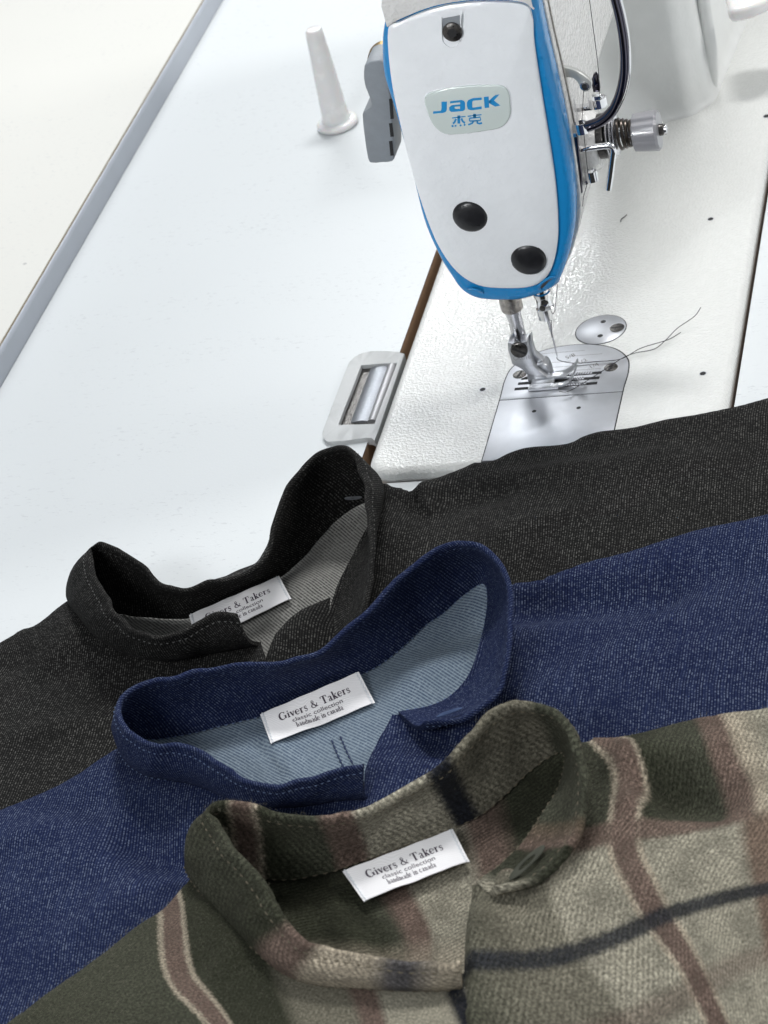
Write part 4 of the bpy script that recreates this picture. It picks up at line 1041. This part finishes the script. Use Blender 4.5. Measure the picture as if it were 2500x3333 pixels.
k_ctrl = [(s[3], s[4], s[5]) for s in KS[:12]]+[(s[3], s[4], s[5]) for s in KS[27:]]+[
    (0, 2066, 4), (63, 2027, 4), (110, 2015, 5), (196, 1949, 8), (-300, 2250, 4), (0, 2300, 8), (250, 2300, 8), (0, 2550, 8), (500, 2380, 2), (800, 2320, 2), (500, 2700, 2), (1000, 2250, 2), (1200, 2150, 2), (420, 2300, 4), (640, 2240, 5), (0, 2900, 6), (1000, 2450, 2),
    (1246, 1557, 22), (1300, 1562, 16), (1343, 1567, 12), (1394, 1534, 14), (1437, 1529, 12), (1539, 1489, 10), (1640, 1460, 10), (1842, 1424, 11), (2067, 1370, 11), (2262, 1330, 11), (2500, 1276, 8), (2750, 1215, 6),
    (1400, 1700, 11), (1700, 1600, 12), (2000, 1600, 12), (2400, 1500, 12), (2800, 1500, 8), (1500, 2000, 8), (2000, 1900, 9), (2500, 1800, 9), (1300, 2300, 6), (2800, 2000, 6), (1900, 2300, 6), (862, 2160, 14), (885, 2062, 19), (930, 2012, 21), (990, 1978, 20), (1040, 1955, 15)]
k_folds = [(60, 2150, 420, 2230, 10, -3.5, 14), (240, 2060, 600, 2330, 10, 2.5, 16), (1370, 1655, 1620, 1605, 12, -4.0, 11), (1650, 1560, 2150, 1480, 12, 1.2, 7), (1500, 1800, 1850, 1700, 10, 1.2, 7), (60, 2380, 360, 2300, 10, 1.5, 7), (40, 2180, 240, 2110, 10, 1.6, 8), (1360, 1560, 1400, 1660, 12, 5, 6), (1420, 1620, 2300, 1500, 12, 1.5, 12), (1250, 1760, 1900, 1720, 10, 2, 22), (2000, 1480, 2500, 1420, 10, -1.2, 14)]
kz = zfield(k_ctrl, k_folds, 11, 1.7)
k_left_sil = [(-330, 2240), (-150, 2150), (0, 2066), (63, 2027), (110, 2015), (150, 1985), (196, 1949), (219, 1933)]
k_right_sil = [(1222, 1545), (1246, 1555), (1275, 1560), (1300, 1562), (1335, 1566), (1352, 1552), (1372, 1538), (1394, 1534), (1437, 1529), (1488, 1511), (1539, 1489), (1589, 1486), (1640, 1460), (1720, 1435), (1842, 1424), (1879, 1406), (1951, 1384), (2067, 1370), (2168, 1345), (2262, 1330), (2371, 1309), (2500, 1276), (2760, 1212)]
seamL = [tuple(b_[:2]) for b_ in cr(bots(KS[:12]), 4)]
seamR = [tuple(b_[:2]) for b_ in cr(bots(KS[28:]), 4)]
lsil = [tuple(p) for p in PX(k_left_sil, kz)]; rsil = [tuple(p) for p in PX(k_right_sil, kz)]
lsil_c = [tuple(p) for p in cr(lsil, 4)]; rsil_c = [tuple(p) for p in cr(rsil, 4)]
pl_l = lsil_c+seamL[::-1]+[tuple(p) for p in PX([(880, 2180), (900, 2330), (960, 2560), (400, 2900), (-350, 2980)], kz)]
panel('front_panel_left', pl_l, kz, M_blk_l, black, 3.2, free=[(lsil_c, 9, 9)])
nsm = [tuple(p) for p in cr(PX([(1078, 1938), (1040, 1950), (990, 1972), (938, 2008), (895, 2058), (870, 2112), (860, 2170)], kz), 5)]
notch = nsm+PX([(870, 2330), (900, 2500), (1100, 2620), (1900, 2420), (2820, 2150)], kz)
pl_r = rsil_c+[tuple(p) for p in notch][::-1]+seamR[::-1]
panel('front_panel_right', pl_r, kz, M_blk_r, black, 2.2, free=[(rsil_c, 10, 10), (nsm, 2.5, 4)], lift=1.2)
bk_ctrl = [(s[3], s[4], s[5]-1.5) for s in KS[12:28]]+[(330, 2100, 1), (600, 2150, 1), (900, 2150, 1), (1050, 1950, 3), (1200, 1800, 3), (200, 2050, 1), (800, 2350, 0), (1200, 2150, 2)]
bz = zfield(bk_ctrl, [(700, 2050, 1000, 1900, 3, 1.5, 10)], 3, .5, 40)
hide = [(215, 1975), (300, 1975), (376, 1978), (440, 1988), (500, 1995), (549, 1997), (619, 1992), (710, 1956), (800, 1914), (870, 1882), (915, 1858), (955, 1824), (1000, 1778), (1045, 1722), (1090, 1680), (1150, 1640), (1215, 1610), (1240, 1700), (1220, 1900), (1120, 2150), (900, 2350), (500, 2250), (260, 2100)]
panel('back_panel', PX(hide, bz), bz, M_blk_in, black, 3.0)
kc = collar('collar', KS, M_blk_c, black, 2.0, 4.5, .45, 36, 21)
collar_stitch(kc, 10, 9, None, M_stB, kc[0], L=1.6, gap=1.2, r_=.24)
collar_stitch(kc, 10, None, 16, simple('stitch_thread_dark', (.06, .06, .058), .8), kc[0], L=2.0, gap=1.2, r_=.2)
collar_stitch(kc, 10, None, 25, M_stB, kc[0], L=2.0, gap=1.4, r_=.22)
buttonhole(kc, .735, .16, 9, 2.2, [simple('buttonhole_grey', (.10, .105, .115), .85)], kc[0], th=.95)
neck_label(black, [(616, 2003, 6.5), (909, 1876, 6.5), (950, 1953, 5.5), (640, 2095, 5)], 1.2)

# =================== blue shirt
BS = [(1184, 2494, 38, 1192, 2600, 22), (1141, 2500, 38, 1140, 2602, 21), (1087, 2514, 38, 1080, 2606, 20), (1023, 2536, 38, 1010, 2616, 20), (960, 2554, 38, 940, 2622, 20), (897, 2563, 38, 860, 2622, 20), (833, 2554, 39, 780, 2607, 20), (770, 2527, 40, 715, 2582, 20),
      (707, 2487, 41, 655, 2556, 20), (653, 2450, 42, 600, 2542, 20), (589, 2432, 43, 545, 2534, 20), (517, 2432, 44, 485, 2522, 20), (463, 2414, 45, 440, 2500, 19), (418, 2378, 46, 408, 2470, 18), (395, 2335, 47, 392, 2435, 16), (387, 2300, 47, 395, 2410, 14),
      (400, 2273, 47, 425, 2400, 12), (436, 2250, 46, 465, 2400, 10), (499, 2222, 44, 526, 2398, 9), (571, 2206, 42, 616, 2384, 9), (662, 2184, 40, 707, 2361, 9), (752, 2170, 39, 780, 2345, 9), (843, 2163, 38, 846, 2327, 9), (915, 2160, 38, 930, 2292, 9),
      (987, 2143, 38, 1010, 2258, 9), (1069, 2107, 39, 1090, 2224, 9), (1132, 2053, 41, 1177, 2188, 9), (1204, 1980, 44, 1249, 2148, 9), (1276, 1899, 48, 1325, 2085, 10), (1340, 1845, 51, 1385, 2028, 10), (1403, 1799, 54, 1440, 1990, 11), (1475, 1774, 56, 1503, 1935, 14),
      (1548, 1780, 56, 1560, 1897, 18), (1602, 1815, 55, 1588, 1908, 21), (1638, 1863, 53, 1592, 1965, 21), (1656, 1926, 50, 1582, 2035, 20), (1661, 1998, 47, 1566, 2105, 19), (1661, 2089, 44, 1550, 2160, 19), (1652, 2152, 41, 1528, 2210, 19), (1630, 2225, 38, 1495, 2250, 19), (1593, 2285, 35, 1450, 2284, 19),
      (1521, 2332, 32, 1400, 2303, 20), (1450, 2353, 30, 1345, 2315, 21), (1388, 2358, 29, 1298, 2324, 22)]
rk = P(1000, 2450, 10)
blue = thing('shirt', (rk[0], rk[1], 10), 'indigo blue denim band collar shirt lying between the black and the plaid shirts', 'shirt')
b_ctrl = [(s[3], s[4], s[5]) for s in BS[:16]]+[(s[3], s[4], s[5]) for s in BS[33:]]+[
    (0, 2613, 15), (181, 2535, 16), (271, 2481, 16), (350, 2427, 16), (390, 2402, 15), (-300, 2720, 12), (0, 2800, 18), (250, 2750, 19), (500, 2750, 17), (800, 2720, 20), (0, 3050, 16), (-300, 3000, 14), (400, 3000, 17), (800, 2900, 16), (-200, 3300, 14), (300, 3200, 12), (1100, 2900, 14),
    (1654, 1883, 20), (1734, 1873, 19), (1806, 1851, 18), (1915, 1815, 18), (2132, 1757, 18), (2313, 1703, 18), (2500, 1659, 18), (2800, 1580, 16), (1800, 2200, 20), (2100, 2100, 21), (2450, 1950, 20), (2450, 2200, 19), (2100, 2350, 18), (1800, 2450, 16), (2800, 2000, 14), (2500, 2500, 14), (1500, 2600, 16), (1300, 2800, 14),
    (1262, 2351, 23), (1235, 2396, 24), (1204, 2450, 24), (1186, 2505, 23), (1185, 2568, 22), (1192, 2631, 22), (1400, 2450, 19)]
b_folds = [(1660, 1975, 2120, 1955, 18, -7.0, 15), (1690, 1900, 2300, 1790, 18, 2.0, 14), (1680, 2070, 2200, 2020, 18, 2.5, 14), (1700, 2300, 2080, 2120, 18, 1.3, 7), (2150, 2200, 2500, 2060, 18, 1.0, 6), (60, 2740, 380, 2640, 18, 1.4, 7), (150, 3080, 420, 2900, 18, 1.2, 7), (330, 2640, 620, 2760, 18, -3.5, 14), (0, 2700, 300, 2740, 18, 2, 14), (420, 2740, 640, 2800, 18, -3, 9), (1300, 2420, 1600, 2350, 18, -4, 12), (2250, 1900, 2500, 1850, 18, -1.2, 12), (1800, 2350, 2500, 2100, 18, 1.5, 25)]
bzf = zfield(b_ctrl, b_folds, 17, 1.7)
b_left = [(-340, 2745), (-150, 2675), (0, 2613), (90, 2577), (181, 2535), (271, 2481), (350, 2427), (392, 2400)]
b_right = [(1648, 1884), (1690, 1877), (1734, 1873), (1806, 1851), (1915, 1815), (2023, 1790), (2132, 1757), (2240, 1721), (2313, 1703), (2414, 1681), (2500, 1659), (2810, 1582)]
lsil_c = [tuple(p) for p in cr(PX(b_left, bzf), 4)]; rsil_c = [tuple(p) for p in cr(PX(b_right, bzf), 4)]
seamL = [tuple(b_[:2]) for b_ in cr(bots(BS[:16]), 4)]; seamR = [tuple(b_[:2]) for b_ in cr(bots(BS[33:]), 4)]
pl_l = lsil_c+seamL[::-1]+[tuple(p) for p in PX([(1230, 2640), (1250, 2800), (1250, 3000), (600, 3200), (200, 3500), (-360, 3500)], bzf)]
panel('front_panel_left', pl_l, bzf, M_blu_l, blue, 3.2, free=[(lsil_c, 8, 8)])
ne = [(1258, 2351), (1231, 2396), (1204, 2450), (1184, 2505), (1182, 2568), (1191, 2631)]
pl_r = rsil_c+[tuple(p) for p in PX([(1280, 2335)]+ne+[(1210, 2800), (1300, 3000), (1900, 2800), (2850, 2550)], bzf)][::-1]+seamR[::-1]
panel('front_panel_right', pl_r, bzf, M_blu_r, blue, 3.2, free=[(rsil_c, 8, 8), ([tuple(p) for p in PX(ne, bzf)], 3, 4)], lift=1.6)
bk_ctrl = [(s[3], s[4], s[5]-1.0) for s in BS[16:33]]+[(430, 2480, 10), (700, 2520, 10), (1000, 2500, 8), (1200, 2500, 8), (1300, 2350, 9), (1500, 2200, 9), (1600, 2050, 12), (800, 2700, 6), (1400, 2500, 6), (1350, 2150, 10)]
bz = zfield(bk_ctrl, [(845, 2430, 915, 2520, 8, -1.6, 4), (870, 2410, 930, 2520, 8, 1.4, 6), (1380, 2200, 1560, 2130, 9, 2.0, 10)], 5, .6, 40)
hide = [(385, 2395), (465, 2385), (526, 2382), (616, 2367), (707, 2345), (780, 2329), (846, 2311), (930, 2276), (1010, 2243), (1090, 2208), (1177, 2172), (1249, 2132), (1325, 2068), (1385, 2010), (1440, 1972), (1500, 1918), (1558, 1880), (1604, 1892), (1606, 2060), (1560, 2230), (1420, 2400), (1240, 2520), (1200, 2650), (900, 2680), (600, 2600), (420, 2480)]
bp, bpV = panel('back_panel', PX(hide, bz), bz, M_blu_in, blue, 3.0)
bc = collar('collar', BS, M_blu_c, blue, 2.0, 3.5, .45, 36, 31)
collar_stitch(bc, 10, 9, None, M_stK, bc[0], L=1.6, gap=1.1, r_=.25)
collar_stitch(bc, 10, None, 16, simple('stitch_thread_navy', (.045, .07, .14), .8), bc[0], L=2.0, gap=1.2, r_=.2)
collar_stitch(bc, 10, 0, 25, M_stK, bc[0], L=2.0, gap=1.3, r_=.24)
def line_on(zf, pts, lift=.3): 
    q = cr([np.r_[p, 0] for p in PX(pts, zf)], 8); q = np.array(q); q[:, 2] = zf(q[:, :2])+lift; return q
for pts_ in ([(1080, 2410), (1100, 2460), (1128, 2520)], [(1108, 2398), (1130, 2450), (1160, 2510)]):
    q = line_on(bz, pts_); stitches('stitching', q, np.tile([0, 0, 1.0], (len(q), 1)), simple('stitch_indigo_dark', (.02, .035, .09), .8), bp, L=2.6, gap=.6, r_=.45, lift=.1)
neck_label(blue, [(847, 2326, 13.5), (1168, 2188, 13.5), (1222, 2291, 10.5), (883, 2424, 10.5)], .8)
buttonhole(bc, .962, .72, 11, 3.0, [simple('buttonhole_indigo', (.03, .055, .13), .8)], bc[0])

# =================== plaid shirt
PSn = [(1499, 3138, 47, 1506, 3205, 38), (1449, 3147, 47, 1449, 3216, 37), (1350, 3144, 47, 1345, 3218, 37), (1269, 3136, 47, 1262, 3216, 37), (1178, 3122, 47, 1170, 3210, 37), (1124, 3113, 48, 1095, 3208, 37), (1043, 3095, 49, 1000, 3192, 36), (988, 3068, 50, 920, 3160, 35),
       (934, 3014, 51, 850, 3100, 34), (889, 2950, 53, 790, 3038, 33), (853, 2887, 55, 735, 2980, 32), (807, 2824, 57, 681, 2923, 30), (762, 2770, 59, 645, 2878, 28), (724, 2722, 60, 620, 2842, 26), (694, 2682, 60, 613, 2820, 24), (674, 2650, 60, 625, 2806, 22),
       (688, 2627, 60, 665, 2815, 21), (728, 2617, 58, 725, 2832, 20), (771, 2620, 56, 790, 2843, 20), (844, 2639, 52, 871, 2853, 20), (907, 2657, 49, 952, 2855, 20), (979, 2670, 47, 1042, 2837, 20), (1061, 2670, 46, 1115, 2815, 20), (1133, 2657, 46, 1180, 2792, 20), (1205, 2634, 46, 1259, 2763, 20),
       (1278, 2598, 47, 1350, 2730, 20), (1359, 2553, 48, 1449, 2693, 20), (1431, 2507, 50, 1513, 2668, 20), (1477, 2462, 52, 1567, 2640, 20), (1522, 2408, 55, 1621, 2596, 21), (1567, 2363, 58, 1670, 2550, 22), (1621, 2320, 61, 1715, 2505, 24), (1684, 2297, 63, 1765, 2465, 26), (1748, 2297, 63, 1815, 2440, 29),
       (1802, 2322, 62, 1845, 2445, 32), (1848, 2366, 60, 1850, 2480, 33), (1880, 2430, 58, 1842, 2530, 34), (1897, 2510, 55, 1820, 2585, 34), (1896, 2600, 52, 1785, 2640, 34), (1886, 2684, 49, 1745, 2700, 34), (1862, 2740, 47, 1705, 2755, 35), (1824, 2786, 45, 1660, 2800, 36), (1770, 2838, 43, 1618, 2838, 37), (1695, 2880, 42, 1580, 2862, 38), (1610, 2900, 41, 1555, 2882, 38)]
rk = P(1300, 2900, 20)
pls = thing('shirt', (rk[0], rk[1], 20), 'olive and beige plaid wool shirt with red-brown and navy stripes, nearest the camera', 'shirt')
p_ctrl = [(s[3], s[4], s[5]) for s in PSn[:16]]+[(s[3], s[4], s[5]) for s in PSn[34:]]+[
    (579, 2867, 25), (506, 2939, 25), (332, 3072, 25), (151, 3198, 25), (0, 3307, 25), (-300, 3500, 22), (500, 3100, 30), (400, 3250, 30), (700, 3200, 32), (900, 3330, 33), (300, 3500, 26), (1200, 3330, 35), (1300, 3600, 28), (700, 3600, 26),
    (1925, 2392, 30), (2010, 2390, 30), (2096, 2372, 29), (2196, 2343, 28), (2295, 2319, 28), (2500, 2290, 28), (2800, 2240, 25), (2050, 2500, 40), (2050, 2620, 38), (1950, 2550, 34), (2200, 2600, 29), (2400, 2600, 33), (2300, 2750, 34), (2100, 2900, 36), (1800, 2950, 36), (2450, 2950, 34), (1700, 3100, 37), (2000, 3150, 36), (2400, 3250, 33), (2800, 2800, 26), (2800, 3300, 26), (1900, 3500, 30), (1560, 3450, 34),
    (1530, 2925, 40), (1519, 2969, 41), (1510, 3062, 41), (1507, 3162, 40), (1504, 3333, 39), (1502, 3450, 37)]
p_folds = [(2110, 2570, 2340, 2620, 30, -7, 11), (1750, 3000, 2050, 2900, 36, 1.1, 8), (1950, 3260, 2350, 3150, 36, 1.0, 9), (2040, 2440, 2060, 2620, 36, 3, 6), (1580, 2930, 1700, 2960, 36, -3, 7), (2150, 2480, 2350, 2420, 30, 2, 10), (640, 2960, 760, 3120, 30, 2, 8), (560, 2950, 640, 3150, 28, -2.5, 8), (1600, 3000, 2300, 2800, 36, 1.2, 18)]
pzf = zfield(p_ctrl, p_folds, 23, 1.6)
p_left = [(-330, 3560), (-100, 3378), (0, 3307), (72, 3258), (151, 3198), (241, 3138), (332, 3072), (422, 2999), (506, 2939), (579, 2867), (612, 2826)]
p_right = [(1900, 2410), (1930, 2390), (2010, 2390), (2096, 2372), (2196, 2343), (2295, 2319), (2395, 2303), (2500, 2290), (2810, 2240)]
lsil_c = [tuple(p) for p in cr(PX(p_left, pzf), 4)]; rsil_c = [tuple(p) for p in cr(PX(p_right, pzf), 4)]
seamL = [tuple(b_[:2]) for b_ in cr(bots(PSn[:16]), 4)]; seamR = [tuple(b_[:2]) for b_ in cr(bots(PSn[34:]), 4)]
uvL = TPS([P(a, b_, 28)[:2] for a, b_, *_ in ()] or [P(a, b_, 28)[:2] for a, b_ in ((540, 2905), (555, 2960), (567, 3053), (579, 3144), (603, 3222), (663, 3276), (711, 3333), (760, 3400), (860, 3100), (930, 3230), (1000, 3330), (1200, 3280), (1480, 3260), (200, 3250), (0, 3400))],
          [(0, -40), (0, -20), (0, 10), (0, 40), (0, 68), (0, 88), (0, 105), (0, 130), (52, 40), (62, 68), (70, 105), (108, 90), (178, 70), (-65, 50), (-110, 80)], .01)
uvR = TPS([P(a, b_, 33)[:2] for a, b_ in ((1965, 2400), (2050, 2500), (2062, 2600), (2038, 2720), (2035, 2775), (2060, 2850), (2120, 2960), (2148, 3020), (2190, 3070), (2270, 3200), (2340, 3333), (1750, 2790), (2400, 2640), (1510, 3175), (1665, 3165), (1824, 3140), (1964, 3098), (2328, 2965), (2500, 2910), (2310, 2330), (2350, 2460), (2415, 2560), (2480, 2740), (2250, 2700), (1520, 2960), (2500, 3200))],
          [(0, -75), (0, -52), (0, -32), (0, -8), (0, 2), (0, 16), (0, 40), (0, 54), (0, 64), (0, 90), (0, 115), (-52, -5), (60, -6), (-108, 54), (-84, 54), (-58, 54), (-34, 54), (38, 54), (70, 54), (61, -72), (61, -45), (62, -22), (72, 12), (38, -6), (-100, 12), (60, 112)], .01)
pl_l = lsil_c+seamL[::-1]+[tuple(p) for p in PX([(1535, 3230), (1540, 3400), (1540, 3650), (200, 3750), (-380, 3750)], pzf)]
fpl, fplV = panel('front_panel_left', pl_l, pzf, M_pl_l, pls, 3.0, free=[(lsil_c, 10, 8)], uvf=uvL)
ne = [(1530, 2915), (1519, 2969), (1509, 3062), (1506, 3162), (1503, 3333), (1500, 3500), (1500, 3650)]
nex = [tuple(p) for p in PX(ne, pzf)]
pl_r = rsil_c+[tuple(p) for p in PX([(1542, 2895)]+ne+[(2000, 3700), (2900, 3650), (2900, 2900)], pzf)][::-1]+seamR[::-1]
fpr, fprV = panel('front_panel_right', pl_r, pzf, M_pl_r, pls, 3.0, free=[(rsil_c, 8, 8), (nex, 4.5, 4)], lift=2.2, uvf=uvR)
bk_ctrl = [(s[3], s[4], s[5]-1.5) for s in PSn[16:34]]+[(680, 2920, 18), (900, 2950, 18), (1100, 2980, 18), (1300, 2950, 18), (1450, 2900, 18), (1600, 2750, 19), (1750, 2600, 20), (1100, 3150, 20), (1400, 3150, 22), (1600, 2950, 18)]
bz = zfield(bk_ctrl, [(1140, 2930, 1240, 3110, 18, -2.2, 5), (1120, 2930, 1200, 3110, 18, 2.4, 8)], 9, .8, 40)
hide = [(620, 2820), (725, 2815), (790, 2826), (871, 2836), (952, 2838), (1042, 2820), (1115, 2799), (1180, 2776), (1259, 2747), (1350, 2714), (1449, 2677), (1513, 2652), (1567, 2624), (1621, 2580), (1670, 2534), (1715, 2490), (1765, 2450), (1815, 2425), (1850, 2460), (1830, 2600), (1700, 2820), (1560, 2960), (1540, 3160), (1300, 3230), (1000, 3180), (800, 3060), (640, 2880)]
uvI = TPS([P(a, b_, 19)[:2] for a, b_ in ((900, 2870), (1000, 3050), (1280, 2900), (1390, 3080), (1400, 2850), (1500, 3100), (1560, 2730), (1640, 2800), (1200, 3110), (1700, 2550), (1150, 2950))],
          [(-60, 0), (-50, 55), (2, 5), (6, 62), (30, 5), (40, 66), (62, -10), (72, 10), (-30, 62), (95, -50), (-24, 22)], .01)
pbk, _ = panel('back_panel', PX(hide, bz), bz, M_pl_in, pls, 3.0, uvf=uvI)
# collar plaid: colours run along the band length
T_ = cr(tops(PSn), 7); B_ = cr(bots(PSn), 7); al = [0]
for i in range(1, len(T_)): al.append(al[-1]+np.linalg.norm((T_[i]+B_[i]-T_[i-1]-B_[i-1])/2))
def at_station(k): return al[int(k*7)]
A_ = at_station
cramp = [(0, CRM), (A_(1.2), CRM), (A_(2.2), (.10, .095, .10)), (A_(2.9), (.14, .13, .13)), (A_(3.6), CRM), (A_(6), CRM), (A_(6.6), BRN), (A_(7.8), BRN), (A_(8.3), GRN), (A_(12.3), GRN2), (A_(17.4), GRN), (A_(17.6), CRM), (A_(17.8), BRN), (A_(18.7), BRN), (A_(18.9), CRM), (A_(19.1), GRN), (A_(21.6), GRN2), (A_(22), BRN), (A_(23.2), BRN), (A_(23.5), BEI), (A_(26.3), BEI), (A_(26.6), NVY), (A_(27.7), NVY), (A_(28.0), TAN), (A_(32.5), TAN), (A_(33.2), GRN2), (A_(38.6), GRN2), (A_(39), (.13, .10, .07)), (A_(40.2), BRN), (A_(40.7), GRN), (A_(42.5), GRN2), (A_(43.6), BEI)]
M_pl_c = plaid('plaid_wool_collar', cramp, None, u0=0, u1=al[-1]+1, ang=1.15)
pc = collar('collar', PSn, M_pl_c, pls, 3.3, 3.0, .25, 38, 41)
collar_stitch(pc, 10, 9, 16, M_stP, pc[0], L=2.4, gap=1.8, r_=.3)
collar_stitch(pc, 10, 0, 25, M_stP, pc[0], L=2.4, gap=1.8, r_=.3)
neck_label(pls, [(1115, 2837, 24), (1474, 2700, 24), (1530, 2808, 22), (1186, 2938, 22)], 2.4)
buttonhole(pc, .945, .55, 17, 6.0, [simple('buttonhole_thread', (.045, .047, .034), .9)], pc[0], th=1.75)
M_fuzz = simple('wool_fibre', (.17, .16, .12), .9)
def fuzz(parent, V, n_, L, keep, up=(0, 0, 1.0), r_=.05):
    g = G(); idx = rng.randint(0, len(V), n_*3); c_ = 0
    for i in idx:
        p = V[i]+np.r_[rng.uniform(-1.5, 1.5, 2), 0]
        if not keep(p): continue
        d = np.array([rng.normal(0, .8), rng.normal(0, .8), rng.uniform(.1, .6)]); d /= np.linalg.norm(d); l = L*rng.uniform(.4, 1.3)
        b_ = np.array([rng.normal(), rng.normal(), 0])*l*.3
        s = np.cross(d, [.3, .5, .8]); s = s/np.linalg.norm(s)*r_
        q0 = p+np.array([0, 0, -.1]); q1 = p+d*l*.5+b_*.5; q2 = p+d*l+b_-np.array([0, 0, .25*l])
        g.add([q0-s, q0+s, q1+s*.8, q1-s*.8, q2], [(0, 1, 2, 3), (3, 2, 4)]); c_ += 1
        if c_ >= n_: break
    o = g.obj('wool_fuzz', M_fuzz, parent, smooth=False); o['kind'] = 'stuff'; return o
def seen(p):
    d = p-CP; z = d@fw; x = FPX*(d@RT)/z+CX; y = FPX*(d@DN)/z+CY; return -40 < x < 2540 and 2200 < y < 3380
fuzz(fpl, fplV, 5000, 2.0, seen, r_=.035); fuzz(fpr, fprV, 7000, 2.0, seen, r_=.035)
Vc = pc[1]; Vo = Vc[:, 6:20].reshape(-1, 3); fuzz(pc[0], Vo, 3500, 1.4, seen, r_=.035)

for o_ in (black, blue, pls): o_['group'] = 'shirts laid overlapping on the work table'
for o_ in [q for q in COL.objects if q.name.startswith('thread_tail')]: o_['group'] = 'loose thread ends on the needle plate'
# ------------------------------------------------------------------ light
w = bpy.data.worlds.new('World'); SC.world = w; w.use_nodes = True; k = NB(w.node_tree)
bg = w.node_tree.nodes['Background']
tc = k.n('ShaderNodeTexCoord').outputs['Generated']; sp = k.n('ShaderNodeSeparateXYZ'); k.lk(tc, sp.inputs[0])
zz = k.math('MULTIPLY_ADD', sp.outputs[2], .5, .5)
k.lk(k.ramp(zz, [(0, (.20, .20, .20)), (.40, (.42, .42, .42)), (.53, (.46, .48, .50)), (.72, (.62, .66, .70)), (1, (.80, .84, .88))]), bg.inputs[0]); bg.inputs[1].default_value = .50
def area(name, loc, target, sx, sy, power, col):
    l = bpy.data.lights.new(name, 'AREA'); l.shape = 'RECTANGLE'; l.size = sx; l.size_y = sy; l.energy = power; l.color = col
    o = bpy.data.objects.new(name, l); COL.objects.link(o); o.location = loc
    o.rotation_euler = (Vector(target)-Vector(loc)).to_track_quat('-Z', 'Y').to_euler(); return o
area('ceiling_tube_right', (2.5, 1.05, 1.9), (0, 0, 0), .5, 1.2, 44, (1, .985, .96))
area('ceiling_tube_back', (-.62, 1.75, 1.12), (-.05, .05, 0), .7, .07, 9, (.95, .98, 1))
area('ceiling_panel', (.12, 1.05, 2.5), (-.1, -.1, 0), .8, .35, 46, (1, 1, 1))
area('front_fill', (-.5, -2.2, 2.0), (-.05, 0, .1), .9, .5, 26, (.96, .98, 1))  # added fill from behind the camera, brightens the head face and labels
fill_light = area('head_fill', (-.55, -1.5, .75), (-.005, -.02, .15), .12, .12, .075, (.97, .985, 1)); fill_light.data.spread = radians(16)  # added narrow fill aimed at the machine head, not a real fixture

# ------------------------------------------------------------------ render settings
SC.render.engine = 'CYCLES'
vs = SC.view_settings; vs.view_transform = 'Standard'; vs.look = 'None'; vs.gamma = 1.0; vs.exposure = 0.0; vs.use_curve_mapping = False
SC.render.resolution_x = 768; SC.render.resolution_y = 1024
SC.cycles.max_bounces = 8
